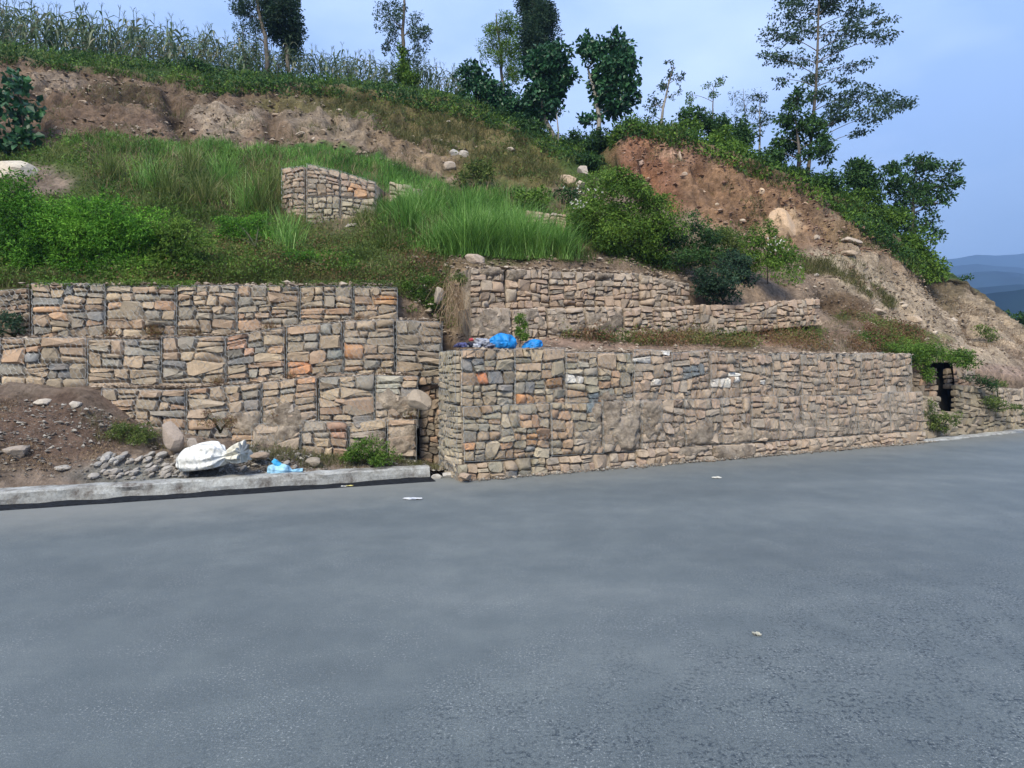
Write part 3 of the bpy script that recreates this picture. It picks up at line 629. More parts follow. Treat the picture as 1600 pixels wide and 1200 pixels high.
desc_l = ['large, at the corner by the gap', 'with a dark wire upright at its left', 'half buried under a spill of dry dust', 'with a grey slab at its top left', 'of squarish grey pink stones', 'with dust caught in its netting', 'of mixed grey stones', 'dusty, with a dark wire upright', 'with dust low on its face', 'of dull pink stones', 'weathered and dusty', 'at the right end, crumbling and dusty']
for k in range(12):
    a, b_ = us_[k] + .004, us_[k + 1] - .004
    basket('gabion_basket', f'gabion {desc_l[k]}, {ORD[k]} in the roadside bottom course', 'gabion', 'baskets of the roadside wall, lower course',
           rp_(a, -.03, .33), rp_(b_, -.03, .33 - .02), rp_(b_, .02, 1.355), rp_(a, .02, 1.355), bk_, 'fresh' if k < 2 else 'dusty', .046 if k < 2 else .042, 1.45 if k < 2 else 1.3, DUST, SPEC)
# footing course of rough stones under it
xs = [722, 850, 990, 1110, 1230, 1340, 1440]
us_ = [-.12] + [u_at(x) for x in xs[1:]]
dd_ = ['of tumbled boulders at the kerb end', 'of dark stones right of the corner boulders', 'of pinkish blocks below the dust spill', 'of grey blocks with dark joints', 'of low dusty blocks', 'of small blocks at the right end']
for k in range(6):
    basket('stone_footing', f'rough stone footing {dd_[k]}, under the roadside wall', 'stone footing', 'footing of the roadside wall',
           rp_(us_[k] + .004, -.10, -.05), rp_(us_[k + 1] - .004, -.10, -.05), rp_(us_[k + 1] - .004, -.055, .31), rp_(us_[k] + .004, -.055, .33), bk_, 'fresh' if k < 1 else 'dusty', .035, 1.6, DUST, wire=False)
# the left end faces of the roadside wall (return baskets)
for z0, z1, nm, f0, f1 in ((1.37, 2.36, 'upper', .07, .10), (.0, 1.355, 'lower', -.03, .02)):
    A_ = rp_(-.045, .98, z0); B_ = rp_(-.045, f0, z0); C_ = rp_(-.045, f1, z1); D_ = rp_(-.045, .98, z1)
    basket('gabion_end', f'{nm} wired end face of the roadside gabion wall, turned towards the dark gap', 'gabion end', 'end faces of the roadside wall',
           A_, B_, C_, D_, np.array([U2[0], U2[1], 0]) * .03, 'grey', .026, 1.5, tone=1.15)

# second and third tiers above the berm
def tier(xs, back, zb, zt, pal, names, cat, group, course, mean, aspect=1.6, tone=1., wire=False, dust=()):
    for k in range(len(xs) - 1):
        a, b_ = u_at(xs[k], back) + .004, u_at(xs[k + 1], back) - .004
        f = lambda tab, x: float(np.interp(x, *zip(*tab)))
        basket('gabion_basket', f'{names[k]}, {ORD[k]} in the {course}', cat, group, rp_(a, back, f(zb, xs[k])), rp_(b_, back, f(zb, xs[k + 1])), rp_(b_, back + .05, f(zt, xs[k + 1])), rp_(a, back + .05, f(zt, xs[k])), bk_, pal, mean, aspect, dust, wire=wire, tone=tone)
def zat(px, py, back): q = rp_(u_at(px, back), back, 0); return EYE + (HY - py) / F * q[1]
zb = [(p, zat(p, y, 1.9)) for p, y in ((735, 548), (850, 540), (1000, 530), (1150, 522), (1282, 508))]
zt = [(p, zat(p, y, 1.9)) for p, y in ((735, 482), (850, 480), (1000, 478), (1150, 476), (1282, 464))]
tier([735, 800, 855, 915, 975, 1035, 1095, 1150, 1215, 1282], 1.9, zb, zt, 'dusty',
     ['dusty gabion of pale stones beside the dry grass', 'dusty gabion above the blue tarpaulin', 'pinkish gabion behind the leafy seedling', 'low gabion half buried in soil', 'low gabion with yellow weeds at its foot', 'low gabion of small pink stones', 'gabion directly under the dark bush', 'gabion of neat pink stones', 'gabion with a rounded right end by the scree'], 'gabion', 'baskets of the middle terrace', 'low terrace row', .032, 1.4, 1.02,
     dust=[(780, 500, 60, 40, .8), (900, 500, 80, 20, .7), (1050, 515, 90, 10, .7)])
zb = [(p, zat(p, y, 2.45)) for p, y in ((735, 492), (850, 492), (1000, 490), (1078, 486))]
zt = [(p, zat(p, y, 2.45)) for p, y in ((735, 416), (850, 420), (1000, 426), (1078, 440))]
tier([735, 790, 858, 930, 1000, 1078], 2.45, zb, zt, 'dusty',
     ['gabion with a large pale stone at its left', 'gabion of orange tan stones', 'gabion of small round tan stones', 'gabion of blocky pinkish stones', 'gabion ending beside the dark bush'], 'gabion', 'baskets of the upper terrace', 'top terrace row', .038, 1.35, .98, dust=[(800, 425, 90, 14, 1), (950, 425, 120, 12, 1), (1050, 438, 50, 10, 1)])

# the left wall: three stepped courses and a low one
LA = np.array([-9.52, 11.9]); LDr = np.array([8.09, 1.1]); LDr /= np.linalg.norm(LDr); LB = np.array([-LDr[1], LDr[0]])
def lp(px, back, py):
    k = (px - 800) / F; q = LA + LB * back; u = (k * q[1] - q[0]) / (LDr[0] - k * LDr[1]); q = q + LDr * u
    return np.array([q[0], q[1], EYE + (HY - py) / F * q[1]])
lb3 = np.array([LB[0], LB[1], 0]) * .9
def lcourse(xs, tops, bots, back, names, course, pal='left', mean=.04, aspect=2.1, dust=(), tones=None, spec=(), wire=True):
    for k in range(len(xs) - 1):
        a, b_ = xs[k] + .35, xs[k + 1] - .35; T_ = lambda x: np.interp(x, *zip(*tops)); Bo = lambda x: np.interp(x, *zip(*bots))
        basket('gabion_basket', f'{names[k]}, {ORD[k]} in the left {course}', 'gabion', f'baskets of the left wall, {course}',
               lp(a, back, Bo(a)), lp(b_, back, Bo(b_)), lp(b_, back + .03, T_(b_)), lp(a, back + .03, T_(a)), lb3, pal, mean, aspect, dust, spec, tone=1. if tones is None else tones[k], wire=wire)
LS = [(68, 470, 9, (.19, .21, .21)), (90, 472, 10, (.38, .22, .14)), (75, 493, 10, (.5, .31, .18)), (95, 490, 10, (.5, .31, .18)), (100, 575, 16, (.13, .14, .15)), (380, 540, 17, (.42, .26, .18)), (600, 468, 8, (.5, .28, .13)), (580, 468, 10, (.45, .26, .16)), (470, 598, 12, (.5, .27, .14)), (465, 575, 10, (.5, .25, .13)), (545, 545, 9, (.5, .27, .14)), (570, 537, 10, (.48, .27, .16)), (480, 610, 12, (.38, .27, .18)), (525, 674, 14, (.34, .21, .15)), (612, 600, 14, (.36, .36, .3)), (490, 680, 14, (.27, .25, .21)), (385, 575, 14, (.26, .27, .24)), (525, 550, 12, (.2, .23, .22)), (560, 520, 8, (.36, .37, .36))]
lcourse([51, 166, 275, 371, 468, 552, 622], [(51, 443), (371, 448), (622, 447)], [(51, 537), (300, 537), (371, 534), (468, 526), (622, 516)], .42,
        ['gabion basket of flat orange and blue grey slabs', 'gabion basket of pale tan blocks', 'gabion basket with dark stones at its lower right', 'gabion basket with a big pale boulder', 'gabion basket of rounded tan stones', 'narrow gabion basket with two orange stones'], 'top course', mean=.05, tones=[.95, 1.08, 1, 1, 1, 1], spec=LS)
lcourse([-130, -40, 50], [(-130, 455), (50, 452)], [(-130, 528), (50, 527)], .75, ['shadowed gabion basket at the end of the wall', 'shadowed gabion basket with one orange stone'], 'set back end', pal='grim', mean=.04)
lcourse([-110, 0, 138, 253, 353, 447, 537, 618, 692], [(-110, 530), (253, 528), (353, 524), (447, 512), (537, 502), (692, 500)], [(-110, 612), (0, 612), (253, 612), (353, 612), (447, 606), (537, 602), (692, 600)], .12,
        ['sagging gabion basket of dull stones', 'gabion basket holding a dark square stone', 'gabion basket of large pale blocks', 'gabion basket of large flat stones', 'gabion basket with an orange pink boulder', 'gabion basket of green grey and orange stones', 'gabion basket of blue grey stones', 'gabion basket of brown weathered stones'], 'middle course', mean=.062, tones=[.8, 1, 1.1, 1.08, 1, 1, .95, .8], spec=LS)
lcourse([158, 292, 408, 497, 585, 655], [(158, 606), (292, 606), (408, 600), (497, 590), (655, 584)], [(158, 684), (292, 700), (408.2, 696), (408.9, 674), (497, 668), (655, 668)], -.2,
        ['gabion basket sunk in the earth bank', 'gabion basket of flat grey tan stones', 'gabion basket choked with soil', 'gabion basket of pinkish stones', 'gabion basket broken behind the leaning boulder'], 'third course', mean=.06, dust=[(430, 655, 70, 25, 1), (600, 640, 45, 30, .9), (340, 640, 60, 30, .4)], spec=LS)
lcourse([392, 470, 545, 605, 652], [(392, 664), (497, 657), (652, 657)], [(392, 716), (520, 722), (652, 734)], -.28,
        ['gabion basket half buried in brown soil', 'gabion basket with a pinkish block', 'gabion basket behind the green weeds', 'gabion basket ending at the dark gap'], 'bottom course', mean=.08, dust=[(430, 690, 60, 30, .9), (620, 690, 60, 30, .9)], spec=LS)
# dark, collapsed end beside the gap
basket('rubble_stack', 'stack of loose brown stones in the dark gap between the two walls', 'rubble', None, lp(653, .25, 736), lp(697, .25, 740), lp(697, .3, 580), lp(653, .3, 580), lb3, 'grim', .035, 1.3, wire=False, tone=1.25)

# small gabions higher on the slope
def free(px0, px1, y0b, y1b, y0t, y1t, d0, d1, label, pal='dusty', mean=.035, tone=1., wire=True, spec=(), group='old gabions on the slope', name='gabion_basket', cat='gabion', dust=(), asp=1.6):
    return basket(name, label, cat, group, PX(px0, y0b, d0), PX(px1, y1b, d1), PX(px1, y1t, d1 + .1), PX(px0, y0t, d0 + .1), np.array([.1, 1., 0]) * .95, pal, mean, asp, dust, spec, wire=wire, tone=tone)
free(441, 478, 352, 350, 262, 258, 17.6, 17.5, 'weathered narrow gabion basket at the left end of the stack on the slope', 'dusty', .04, .95)
free(479, 531, 306, 306, 258, 268, 17.5, 17.6, 'upper gabion basket beside the weathered end on the grassy slope', 'dusty', .036)
free(532, 588, 308, 310, 268, 284, 17.6, 17.8, 'upper gabion basket with an orange stone, nearest the tall grass', 'dusty', .036, 1.0, spec=[(558, 298, 10, (.5, .3, .17))])
free(479, 531, 350, 352, 307, 307, 17.2, 17.3, 'lower gabion basket beside the weathered end on the grassy slope', 'grey', .032, 1.1)
free(532, 588, 352, 356, 309, 311, 17.3, 17.5, 'lower gabion basket nearest the tall grass on the slope', 'grey', .032, 1.15)
free(608, 662, 318, 322, 284, 296, 18.2, 18.6, 'overgrown grey gabion basket showing above the tall grass', 'grey', .035, 1.1, wire=False)
free(820, 885, 366, 366, 328, 334, 17.6, 17.9, 'overgrown tan gabion basket showing right of the tall grass', 'dusty', .035, .95, wire=False)
# dry stone walling beyond the right end of the gabions
def dsw(px0, px1, yb0, yb1, yt0, yt1, d0, d1, label, tone=1., pal='grey', mean=.05):
    return basket('stone_wall', label, 'stone wall', 'old stone walls right of the gabions', PX(px0, yb0, d0), PX(px1, yb1, d1), PX(px1, yt1, d1 + .15), PX(px0, yt0, d0 + .15), np.array([.6 if px0 >= 1480 else -.35, .75, 0]), pal, mean, 1.5, wire=False, tone=tone, dust=[(1580, 620, 40, 25, .8), (1445, 650, 20, 30, .6)])
dsw(1441, 1468, 686, 684, 616, 617, 17.7, 18.1, 'low mossy end of the stone wall left of the dark gap', .8)
dsw(1466, 1494, 684, 682, 643, 643, 18.1, 18.4, 'low mossy stone wall under the dark gap', .85)
dsw(1492, 1552, 682, 678, 600, 606, 18.5, 19.4, 'grey dry stone wall right of the dark gap', .72)
dsw(1552, 1640, 678, 672, 606, 612, 19.4, 21.0, 'crumbling stone wall at the far right by the road', .85)
dsw(1640, 1800, 672, 661, 612, 620, 21.0, 24.4, 'crumbling stone wall farther along the road', .85)
dsw(1480, 1522, 608, 608, 574, 578, 19.0, 20.0, 'small overgrown stone wall above the dark gap', .8, 'grim')
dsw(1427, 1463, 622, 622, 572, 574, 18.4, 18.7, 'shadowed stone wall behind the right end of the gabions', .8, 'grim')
# dark gap: near-black box behind the walling, shade put into its colour
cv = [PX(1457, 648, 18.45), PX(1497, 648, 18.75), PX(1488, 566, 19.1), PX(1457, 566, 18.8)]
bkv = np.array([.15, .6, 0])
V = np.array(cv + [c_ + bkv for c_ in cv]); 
cvm = simple('gap_shade_black', (.01, .01, .009), (.02, .018, .016), 5)
tag(mesh_np('gap_shade_box', V, [(0, 4, 5, 1), (3, 2, 6, 7), (1, 5, 6, 2), (0, 3, 7, 4), (4, 7, 6, 5)], cvm, smooth=False), 'dark gap between the stone walls at the right, shade painted near black', 'painted gap')
# ------------------------------------------------------------------ trees and shrubs
def leafcloud(mb, c, r, n, size, wid=.5, droop=.2, shell=.55, rnd0=0.5, out=.6):
    """n leaves in an ellipsoid of radii r round c, more towards its skin"""
    D = rng.normal(size=(n, 3)); D /= np.linalg.norm(D, axis=1)[:, None]
    rad = shell + (1 - shell) * rng.random(n) ** .6; rad *= 1 + .25 * rng.normal(size=n) * .6
    P = c + D * rad[:, None] * r
    dr = D * out + rng.normal(size=(n, 3)) * .6; dr[:, 2] -= droop
    mb.leaves(P, dr, size * rng.uniform(.6, 1.25, n), wid, np.clip(rnd0 + .28 * rng.normal(size=n) + .18 * D[:, 2] * 0, 0, 1))
def plant(name, label, cat, base, trunk, lobes, d, leafm, size, dens=1.0, wid=.5, droop=.2, subs=9, tr=.09, bark='bark', group=None, flat=1.0, thick=1.0, crown='crown', stems=None, sub_r=.44, spread=.75, dj=.25, extra=None, gap=1.0):
    """a tree or shrub: trunk pixels and crown lobes (px, py, rx, ry) at depth d; sizes in metres"""
    b = np.asarray(base, float); k = d / F
    T = np.array([b] + [PX(x, y, d) for x, y in trunk]) if len(trunk) else np.array([b, b + [0, 0, .2]])
    if len(trunk): T[1:] += rng.normal(size=(len(T) - 1, 3)) * np.array([.0, .12, 0])
    root = thing(name, label, cat, b - np.array([0, 0, .05]), group); root_l = np.array(root.location)
    wood = MB(); lf = MB(); ts = np.linspace(0, 1, len(T)); tt = np.linspace(0, 1, max(5, 4 * len(T))); TP = np.stack([np.interp(tt, ts, T[:, j]) for j in range(3)], 1)
    TP[1:-1] += fbm(TP[1:-1] * 1.5, 2, 3)[:, None] * .06
    if len(trunk): TP[0, 2] -= .25; wood.tube(TP, tr * (1 - .75 * tt), 7)
    lim = MB()
    for (x, y, rx, ry) in lobes:
        c = PX(x, y, d); c[1] += rng.normal() * dj * rx * k * 1.2; R_ = np.array([rx * k, rx * k * .85 * thick, ry * k]) * 1.12
        # limb to the lobe
        j = np.argmin(np.linalg.norm(TP - c, axis=1) + np.where(TP[:, 2] > c[2], .8, 0)); lo_ = TP[:, 2] < c[2] - .3 * abs(c[0] - TP[j][0]); j = np.argmin(np.linalg.norm(TP - c, axis=1) + np.where(lo_, 0, 3.)) if lo_.any() else j
        s0 = TP[j]; q = np.linspace(0, 1, 6)[:, None]
        br = s0 * (1 - q) + c * q + np.array([0, 0, 1]) * (np.sin(q * np.pi) * .06 * np.linalg.norm(c - s0))
        lim.tube(br, np.linspace(max(tr * .28, .007), .006, 6), 5)
        ns = max(3, int(subs * (R_[0] * R_[2]) ** .33 * 1.6))
        for _ in range(ns):
            v = rng.normal(size=3); v /= np.linalg.norm(v); sc = c + v * R_ * spread * rng.random() ** .4
            rr_ = R_ * sub_r * rng.uniform(.7, 1.3) * np.array([1, 1, flat])
            q = np.linspace(0, 1, 4)[:, None]; lim.tube(c * (1 - q) + sc * q, [.006, .005, .004, .003], 3, False)
            area = rr_[0] * rr_[2]; n = int(min(2200, max(8, dens * area / (size * size) * 26)))
            leafcloud(lf, sc, rr_, n, size, wid, droop, .35 * gap, rnd0=rng.uniform(.3, .7))
    if len(trunk): wood.build('trunk', M[bark], root, True, loc=root_l)
    lim.build('limbs' if len(trunk) else 'stems', M[bark if len(trunk) else 'stem'], root, True, loc=root_l)
    lf.build(crown, M[leafm], root, False, loc=root_l)
    if extra: extra(root, root_l)
    return root
def hb(px, py, dz=0): p = on_hill(px, py); p[2] += dz; return p

plant('tree', 'slender multi-stemmed tree with dark dense right half, on the maize ridge', 'tree', PX(418, 112, 31), [(416, 60), (405, 20), (398, -40), (400, -80)],
      [(385, 22, 22, 24), (378, 50, 10, 16), (402, -20, 32, 40), (402, 60, 10, 18)], 31, 'leaf_grey', .12, .62, .45, subs=12, tr=.12, spread=1.1, sub_r=.38)
plant('tree', 'dark dense tree leaning right beside the slender ridge tree', 'tree', PX(452, 112, 31.4), [(447, 70), (438, 20), (430, -30)],
      [(445, 25, 28, 28), (455, 52, 22, 24), (456, 80, 15, 18), (436, -8, 32, 26), (436, 48, 24, 25), (425, -45, 25, 20), (462, 35, 12, 16), (466, 62, 9, 10), (425, 20, 14, 16)], 31.4, 'leaf_vdark', .15, .75, .5, subs=12, tr=.11, spread=.8)
plant('tree', 'lopped tree with creeper round its trunk, alone above the maize', 'tree', PX(630, 140, 30.5), [(628, 90), (630, 40), (632, -5), (634, -30)],
      [(608, 30, 16, 22), (606, 62, 12, 14), (652, 42, 16, 18), (655, 70, 13, 20), (642, 90, 9, 16), (622, 10, 12, 14), (618, 50, 8, 12)], 30.5, 'leaf_grey', .12, .62, .5, subs=12, tr=.12, spread=1.1, sub_r=.38)
plant('creeper', 'green creeper wrapped round the lopped tree trunk', 'creeper', PX(632, 142, 30.3), [(632, 118)], [(630, 112, 12, 20), (628, 85, 7, 14), (640, 128, 14, 12)], 30.3, 'leaf_mid', .13, 1.2, .6, subs=10, tr=.03)
plant('tree', 'feathery light green tree left of the tall dark conifer', 'tree', PX(788, 178, 30.5), [(785, 120), (780, 60), (775, 20)],
      [(782, 45, 26, 20), (770, 68, 20, 20), (795, 78, 18, 22), (772, 92, 18, 12), (800, 110, 18, 22), (795, 40, 14, 20)], 30.5, 'leaf_mid', .12, .85, .32, subs=10, tr=.1, spread=.85, sub_r=.38)
plant('tree', 'tall very dark conical tree behind the two big-leaved trees', 'tree', PX(838, 180, 33), [(836, 100), (833, 20), (830, -60)],
      [(838, 20, 26, 30), (852, 48, 24, 24), (830, 50, 26, 30), (825, -10, 22, 30), (840, -30, 20, 30), (862, 38, 14, 14), (830, 85, 26, 30)], 33, 'leaf_vdark', .15, .8, .4, subs=13, tr=.16, spread=.8)
plant('fig_tree', 'big-leaved dark green tree with a drooping crown below the conical tree', 'tree', PX(870, 222, 28.5), [(852, 190), (845, 150), (855, 110)],
      [(858, 88, 32, 18), (845, 110, 28, 22), (872, 115, 24, 24), (858, 140, 30, 20), (838, 150, 20, 20), (850, 172, 18, 14), (835, 182, 14, 14)], 28.5, 'leaf_big', .21, 1.0, .75, .35, 12, .13, bark='bark_pale', spread=.85, sub_r=.46)
plant('fig_tree', 'big-leaved tree with umbrella crown on a thin bent pale trunk', 'tree', PX(932, 232, 27.5), [(935, 195), (930, 160), (925, 130), (918, 105), (935, 90)],
      [(950, 72, 32, 18), (975, 92, 20, 20), (915, 82, 18, 16), (914, 56, 9, 10), (955, 105, 34, 20), (975, 130, 18, 20), (950, 145, 22, 18), (925, 182, 18, 14), (958, 170, 22, 16), (985, 155, 12, 14), (945, 128, 20, 18)], 27.5, 'leaf_big', .21, .95, .75, .35, 12, .11, bark='bark_pale', spread=.85, sub_r=.45)
plant('fig_tree', 'low broad big-leaved tree at the end of the maize', 'tree', PX(745, 180, 29.5), [(742, 150)], [(738, 112, 24, 12), (728, 128, 16, 16), (755, 122, 20, 18), (745, 145, 30, 20), (775, 150, 24, 25), (800, 165, 26, 26), (820, 185, 24, 18)], 29.5, 'leaf_big', .22, .9, .7, .5, 8, .08)
plant('sapling', 'thin pale stemmed sapling between the two big-leaved trees', 'sapling', PX(873, 238, 27.8), [(871, 200), (868, 165)], [(862, 165, 11, 8), (876, 172, 10, 7), (870, 156, 7, 7)], 27.8, 'leaf_big', .26, 1.0, .7, .5, 6, .05, bark='bark_pale')
plant('tree', 'small airy tree left of the reddish scar top', 'tree', PX(1032, 200, 27), [(1036, 170), (1045, 130), (1052, 105)], [(1048, 112, 13, 12), (1062, 122, 11, 10), (1040, 135, 13, 12), (1025, 165, 15, 16), (1052, 148, 12, 10), (1018, 180, 10, 12), (1045, 98, 7, 5)], 27, 'leaf_grey', .13, .75, .5, subs=8, tr=.07, bark='bark_pale', spread=.85, sub_r=.33)
plant('tree', 'small spindly tree with yellowish tufts behind the round dark shrub', 'tree', PX(1110, 215, 27), [(1112, 180), (1116, 135)], [(1108, 134, 9, 6), (1124, 130, 10, 7), (1116, 148, 9, 8), (1128, 122, 6, 5), (1078, 165, 8, 18), (1083, 148, 6, 8)], 27, 'leaf_mid', .11, .8, .45, subs=7, tr=.05)
plant('bamboo_clump', 'pale feathery bamboo clump left of the tall airy tree', 'bamboo', PX(1168, 238, 27.5), [(1165, 190), (1160, 140)], [(1150, 150, 14, 14), (1165, 165, 16, 18), (1180, 155, 12, 14), (1148, 180, 14, 16), (1172, 195, 14, 18)], 27.5, 'leaf_grey', .16, .4, .16, .7, 7, .03, spread=.9)
plant('tree', 'thin leafy pole tree between bamboo and tall airy tree', 'tree', PX(1186, 250, 27), [(1187, 200), (1190, 150)], [(1190, 150, 15, 10), (1182, 172, 15, 10), (1195, 190, 15, 12), (1185, 212, 10, 8)], 27, 'leaf_grey', .13, .6, .45, subs=7, tr=.05, bark='bark_pale', spread=.9)
plant('tree', 'tall airy tree with layered branches and thin straight trunk', 'tree', PX(1262, 275, 26), [(1268, 200), (1270, 120), (1277, 30), (1284, -60), (1288, -110)],
      [(1240, 12, 26, 12), (1300, 5, 32, 16), (1350, 15, 24, 12), (1222, 55, 26, 10), (1262, 42, 24, 12), (1320, 50, 34, 12), (1368, 68, 22, 8), (1206, 92, 18, 9), (1245, 88, 22, 9), (1298, 85, 24, 10), (1335, 102, 22, 8), (1228, 122, 14, 7), (1270, 118, 20, 9), (1318, 125, 16, 7), (1288, 155, 30, 10), (1335, 152, 32, 12), (1385, 163, 28, 10), (1360, 185, 28, 10), (1305, 178, 28, 12), (1410, 168, 14, 6), (1380, 35, 14, 8), (1270, -30, 50, 18), (1330, -30, 34, 16), (1290, -70, 40, 20), (1230, 165, 14, 10), (1345, 205, 16, 6)],
      26, 'leaf_grey', .125, .85, .55, .5, 15, .075, flat=.75, spread=1.05, sub_r=.4, thick=1.2)
plant('tree', 'dense dark leafy tree under the tall airy tree', 'tree', PX(1248, 278, 25.6), [(1246, 240), (1242, 190)], [(1240, 160, 20, 18), (1232, 185, 22, 20), (1262, 195, 24, 20), (1225, 215, 18, 18), (1250, 222, 30, 20), (1280, 220, 20, 20), (1268, 245, 26, 16), (1220, 240, 16, 14), (1285, 195, 12, 14)], 25.6, 'leaf_dark', .17, 1.15, .5, .4, 10, .1, spread=.85, sub_r=.33)
plant('shrub', 'round very dark shrub right of the tall tree on the ridge', 'shrub', PX(1342, 320, 26), [], [(1340, 262, 24, 14), (1330, 278, 16, 16), (1355, 280, 24, 18), (1345, 300, 26, 16)], 26, 'leaf_dark', .15, 1.3, .5, .2, 12)
plant('tree', 'wide bushy dark tree at the outer end of the ridge', 'tree', PX(1425, 390, 27), [(1425, 340), (1430, 290)], [(1392, 265, 24, 14), (1425, 258, 26, 14), (1455, 258, 22, 12), (1485, 262, 16, 10), (1398, 290, 28, 20), (1440, 288, 34, 22), (1478, 290, 22, 14), (1495, 275, 9, 7), (1420, 320, 36, 20), (1462, 318, 22, 16), (1490, 305, 14, 8), (1450, 348, 22, 18), (1410, 350, 28, 18), (1460, 372, 12, 12)], 27, 'leaf_dark', .16, 1.05, .5, .3, 10, .13, spread=.88, sub_r=.33)
plant('shrub', 'bright green shrub hanging over the outer end of the scar', 'shrub', PX(1425, 440, 25.4), [], [(1400, 345, 22, 20), (1420, 375, 28, 20), (1440, 400, 28, 20), (1405, 395, 22, 16), (1455, 425, 20, 18), (1432, 430, 24, 16)], 25.4, 'leaf_mid', .14, 1.1, .45, .3, 10, group=None)
plant('shrub', 'yellow green shrub below the round dark shrub on the ridge', 'shrub', PX(1372, 372, 25.2), [], [(1355, 315, 22, 16), (1372, 335, 20, 20), (1380, 358, 18, 16), (1340, 322, 14, 12)], 25.2, 'leaf_mid', .13, 1.1, .45, .3, 10)
plant('shrub', 'small dark shrub alone on the outer skyline of the scree', 'shrub', PX(1506, 445, 27.5), [], [(1505, 436, 9, 6), (1512, 431, 7, 4), (1498, 440, 6, 4)], 27.5, 'leaf_dark', .13, 1.1, .5, .2, 8)
plant('shrub', 'distant dark green bush beyond the right foot of the slope', 'shrub', PX(1592, 512, 36), [], [(1590, 495, 16, 8), (1615, 500, 24, 10), (1575, 488, 8, 4), (1660, 520, 40, 16)], 36, 'leaf_dark', .2, 1.1, .5, .2, 8)
# ridge shrubs over the reddish scar and in the gully
RS = [(1070, 196, 24, 18, 26.2, 'leaf_mid', 'leafy bush left of the round dark ridge shrub'), (1128, 196, 22, 20, 26.8, 'leaf_dark', 'dark bush between the round ridge shrub and the bamboo'), (1205, 245, 22, 16, 26.4, 'leaf_mid', 'bush at the foot of the thin pole tree'), (1148, 240, 26, 14, 25.2, 'leaf_mid', 'yellow green bush trailing below the bamboo'),
      (985, 205, 22, 14, 26.5, 'leaf_mid', 'leafy tuft on the inner corner of the reddish scar'), (1090, 185, 30, 22, 26.5, 'leaf_dark', 'round dark shrub on the ridge above the reddish scar'), (1060, 212, 34, 14, 25.5, 'leaf_mid', 'mid green shrub trailing over the reddish scar'),
      (1125, 222, 30, 20, 25.5, 'leaf_mid', 'bright bush right of the round dark ridge shrub'), (1158, 210, 20, 32, 26.3, 'leaf_dark', 'tall dark bush at the foot of the bamboo'), (1180, 255, 34, 16, 25, 'leaf_dark', 'low dark bush over the scar left of the tall tree'),
      (1235, 272, 36, 16, 25, 'leaf_dark', 'dark undergrowth bush at the foot of the tall airy tree'), (1290, 285, 34, 18, 25, 'leaf_dark', 'dark bush over the scar right of the tall airy tree'), (1325, 312, 22, 18, 25, 'leaf_mid', 'light bush at the bend of the ridge'),
      (905, 225, 26, 18, 27.5, 'leaf_dark', 'dark bush in the gully behind the umbrella tree'), (940, 222, 34, 20, 26.5, 'leaf_dark', 'deep green bush filling the head of the gully'), (885, 250, 26, 20, 26.5, 'leaf_dark', 'dark bush low in the gully'), (925, 255, 30, 16, 25, 'leaf_dark', 'dark broad bush beside the gully boulders'),
      (830, 205, 34, 18, 28, 'leaf_dark', 'dark bush under the big-leaved tree'), (790, 185, 30, 16, 28.5, 'leaf_dark', 'dark bush under the feathery tree'), (965, 215, 14, 22, 25.5, 'leaf_mid', 'narrow green bush in the notch beside the scar'),
      (310, 104, 24, 14, 28, 'leaf_dark', 'dark shrub at the lip of the left scar'), (705, 160, 22, 12, 28, 'leaf_mid', 'small bush on the lip near the end of the maize'), (855, 240, 22, 12, 27, 'leaf_mid', 'small light bush on the brow of the olive slope')]
for x, y, rx, ry, d, m_, lb in RS:
    plant('shrub', lb, 'shrub', PX(x, y + ry, d + .2), [], [(x - rx * .4, y + ry * .2, rx * .6, ry * .8), (x + rx * .4, y + ry * .3, rx * .6, ry * .75), (x, y - ry * .2, rx * .6, ry * .8)], d, m_, .14, 1.0, .5, .25, 9, group='shrubs along the ridge and gully', spread=.85)
# shrubs on the slope below
SS = [('dark green round shrub above the grey boulders on the olive slope', hb(690, 240), [(688, 215, 18, 12), (700, 225, 16, 14), (682, 235, 12, 10), (690, 245, 14, 8)], None, 'leaf_dark', .12, 1.2),
      ('dull green shrub beside the boulders in the middle of the slope', hb(745, 290), [(735, 262, 22, 14), (755, 272, 22, 14), (725, 280, 18, 10), (760, 255, 12, 10)], None, 'leaf_olive', .1, .8),
      ('low dark shrub with whitish flowers below the tan outcrop', hb(882, 315), [(870, 300, 18, 8), (895, 302, 18, 8), (885, 310, 24, 8)], None, 'leaf_dark', .1, 1),
      ('bright green bush right of the tall grass', hb(835, 330), [(820, 305, 18, 12), (845, 312, 20, 12), (830, 320, 24, 12)], None, 'leaf_mid', .1, 1)]
for lb, bs, lo, d, m_, sz, dn in SS:
    plant('shrub', lb, 'shrub', bs, [], lo, bs[1] - .3, m_, sz, dn, .5, .2, 9, group='shrubs on the slope')
def flowers(spots, n):
    def f(root, rl):
        mb = MB()
        for x, y, r, d in spots:
            P = np.array([PX(x + rng.normal() * r, y + rng.normal() * r * .6, d + rng.normal() * .1) for _ in range(n)])
            for _ in range(3): mb.leaves(P, rng.normal(size=P.shape), .045, .9)
        mb.build('blossom', M['flower'], root, False, loc=rl)
    return f
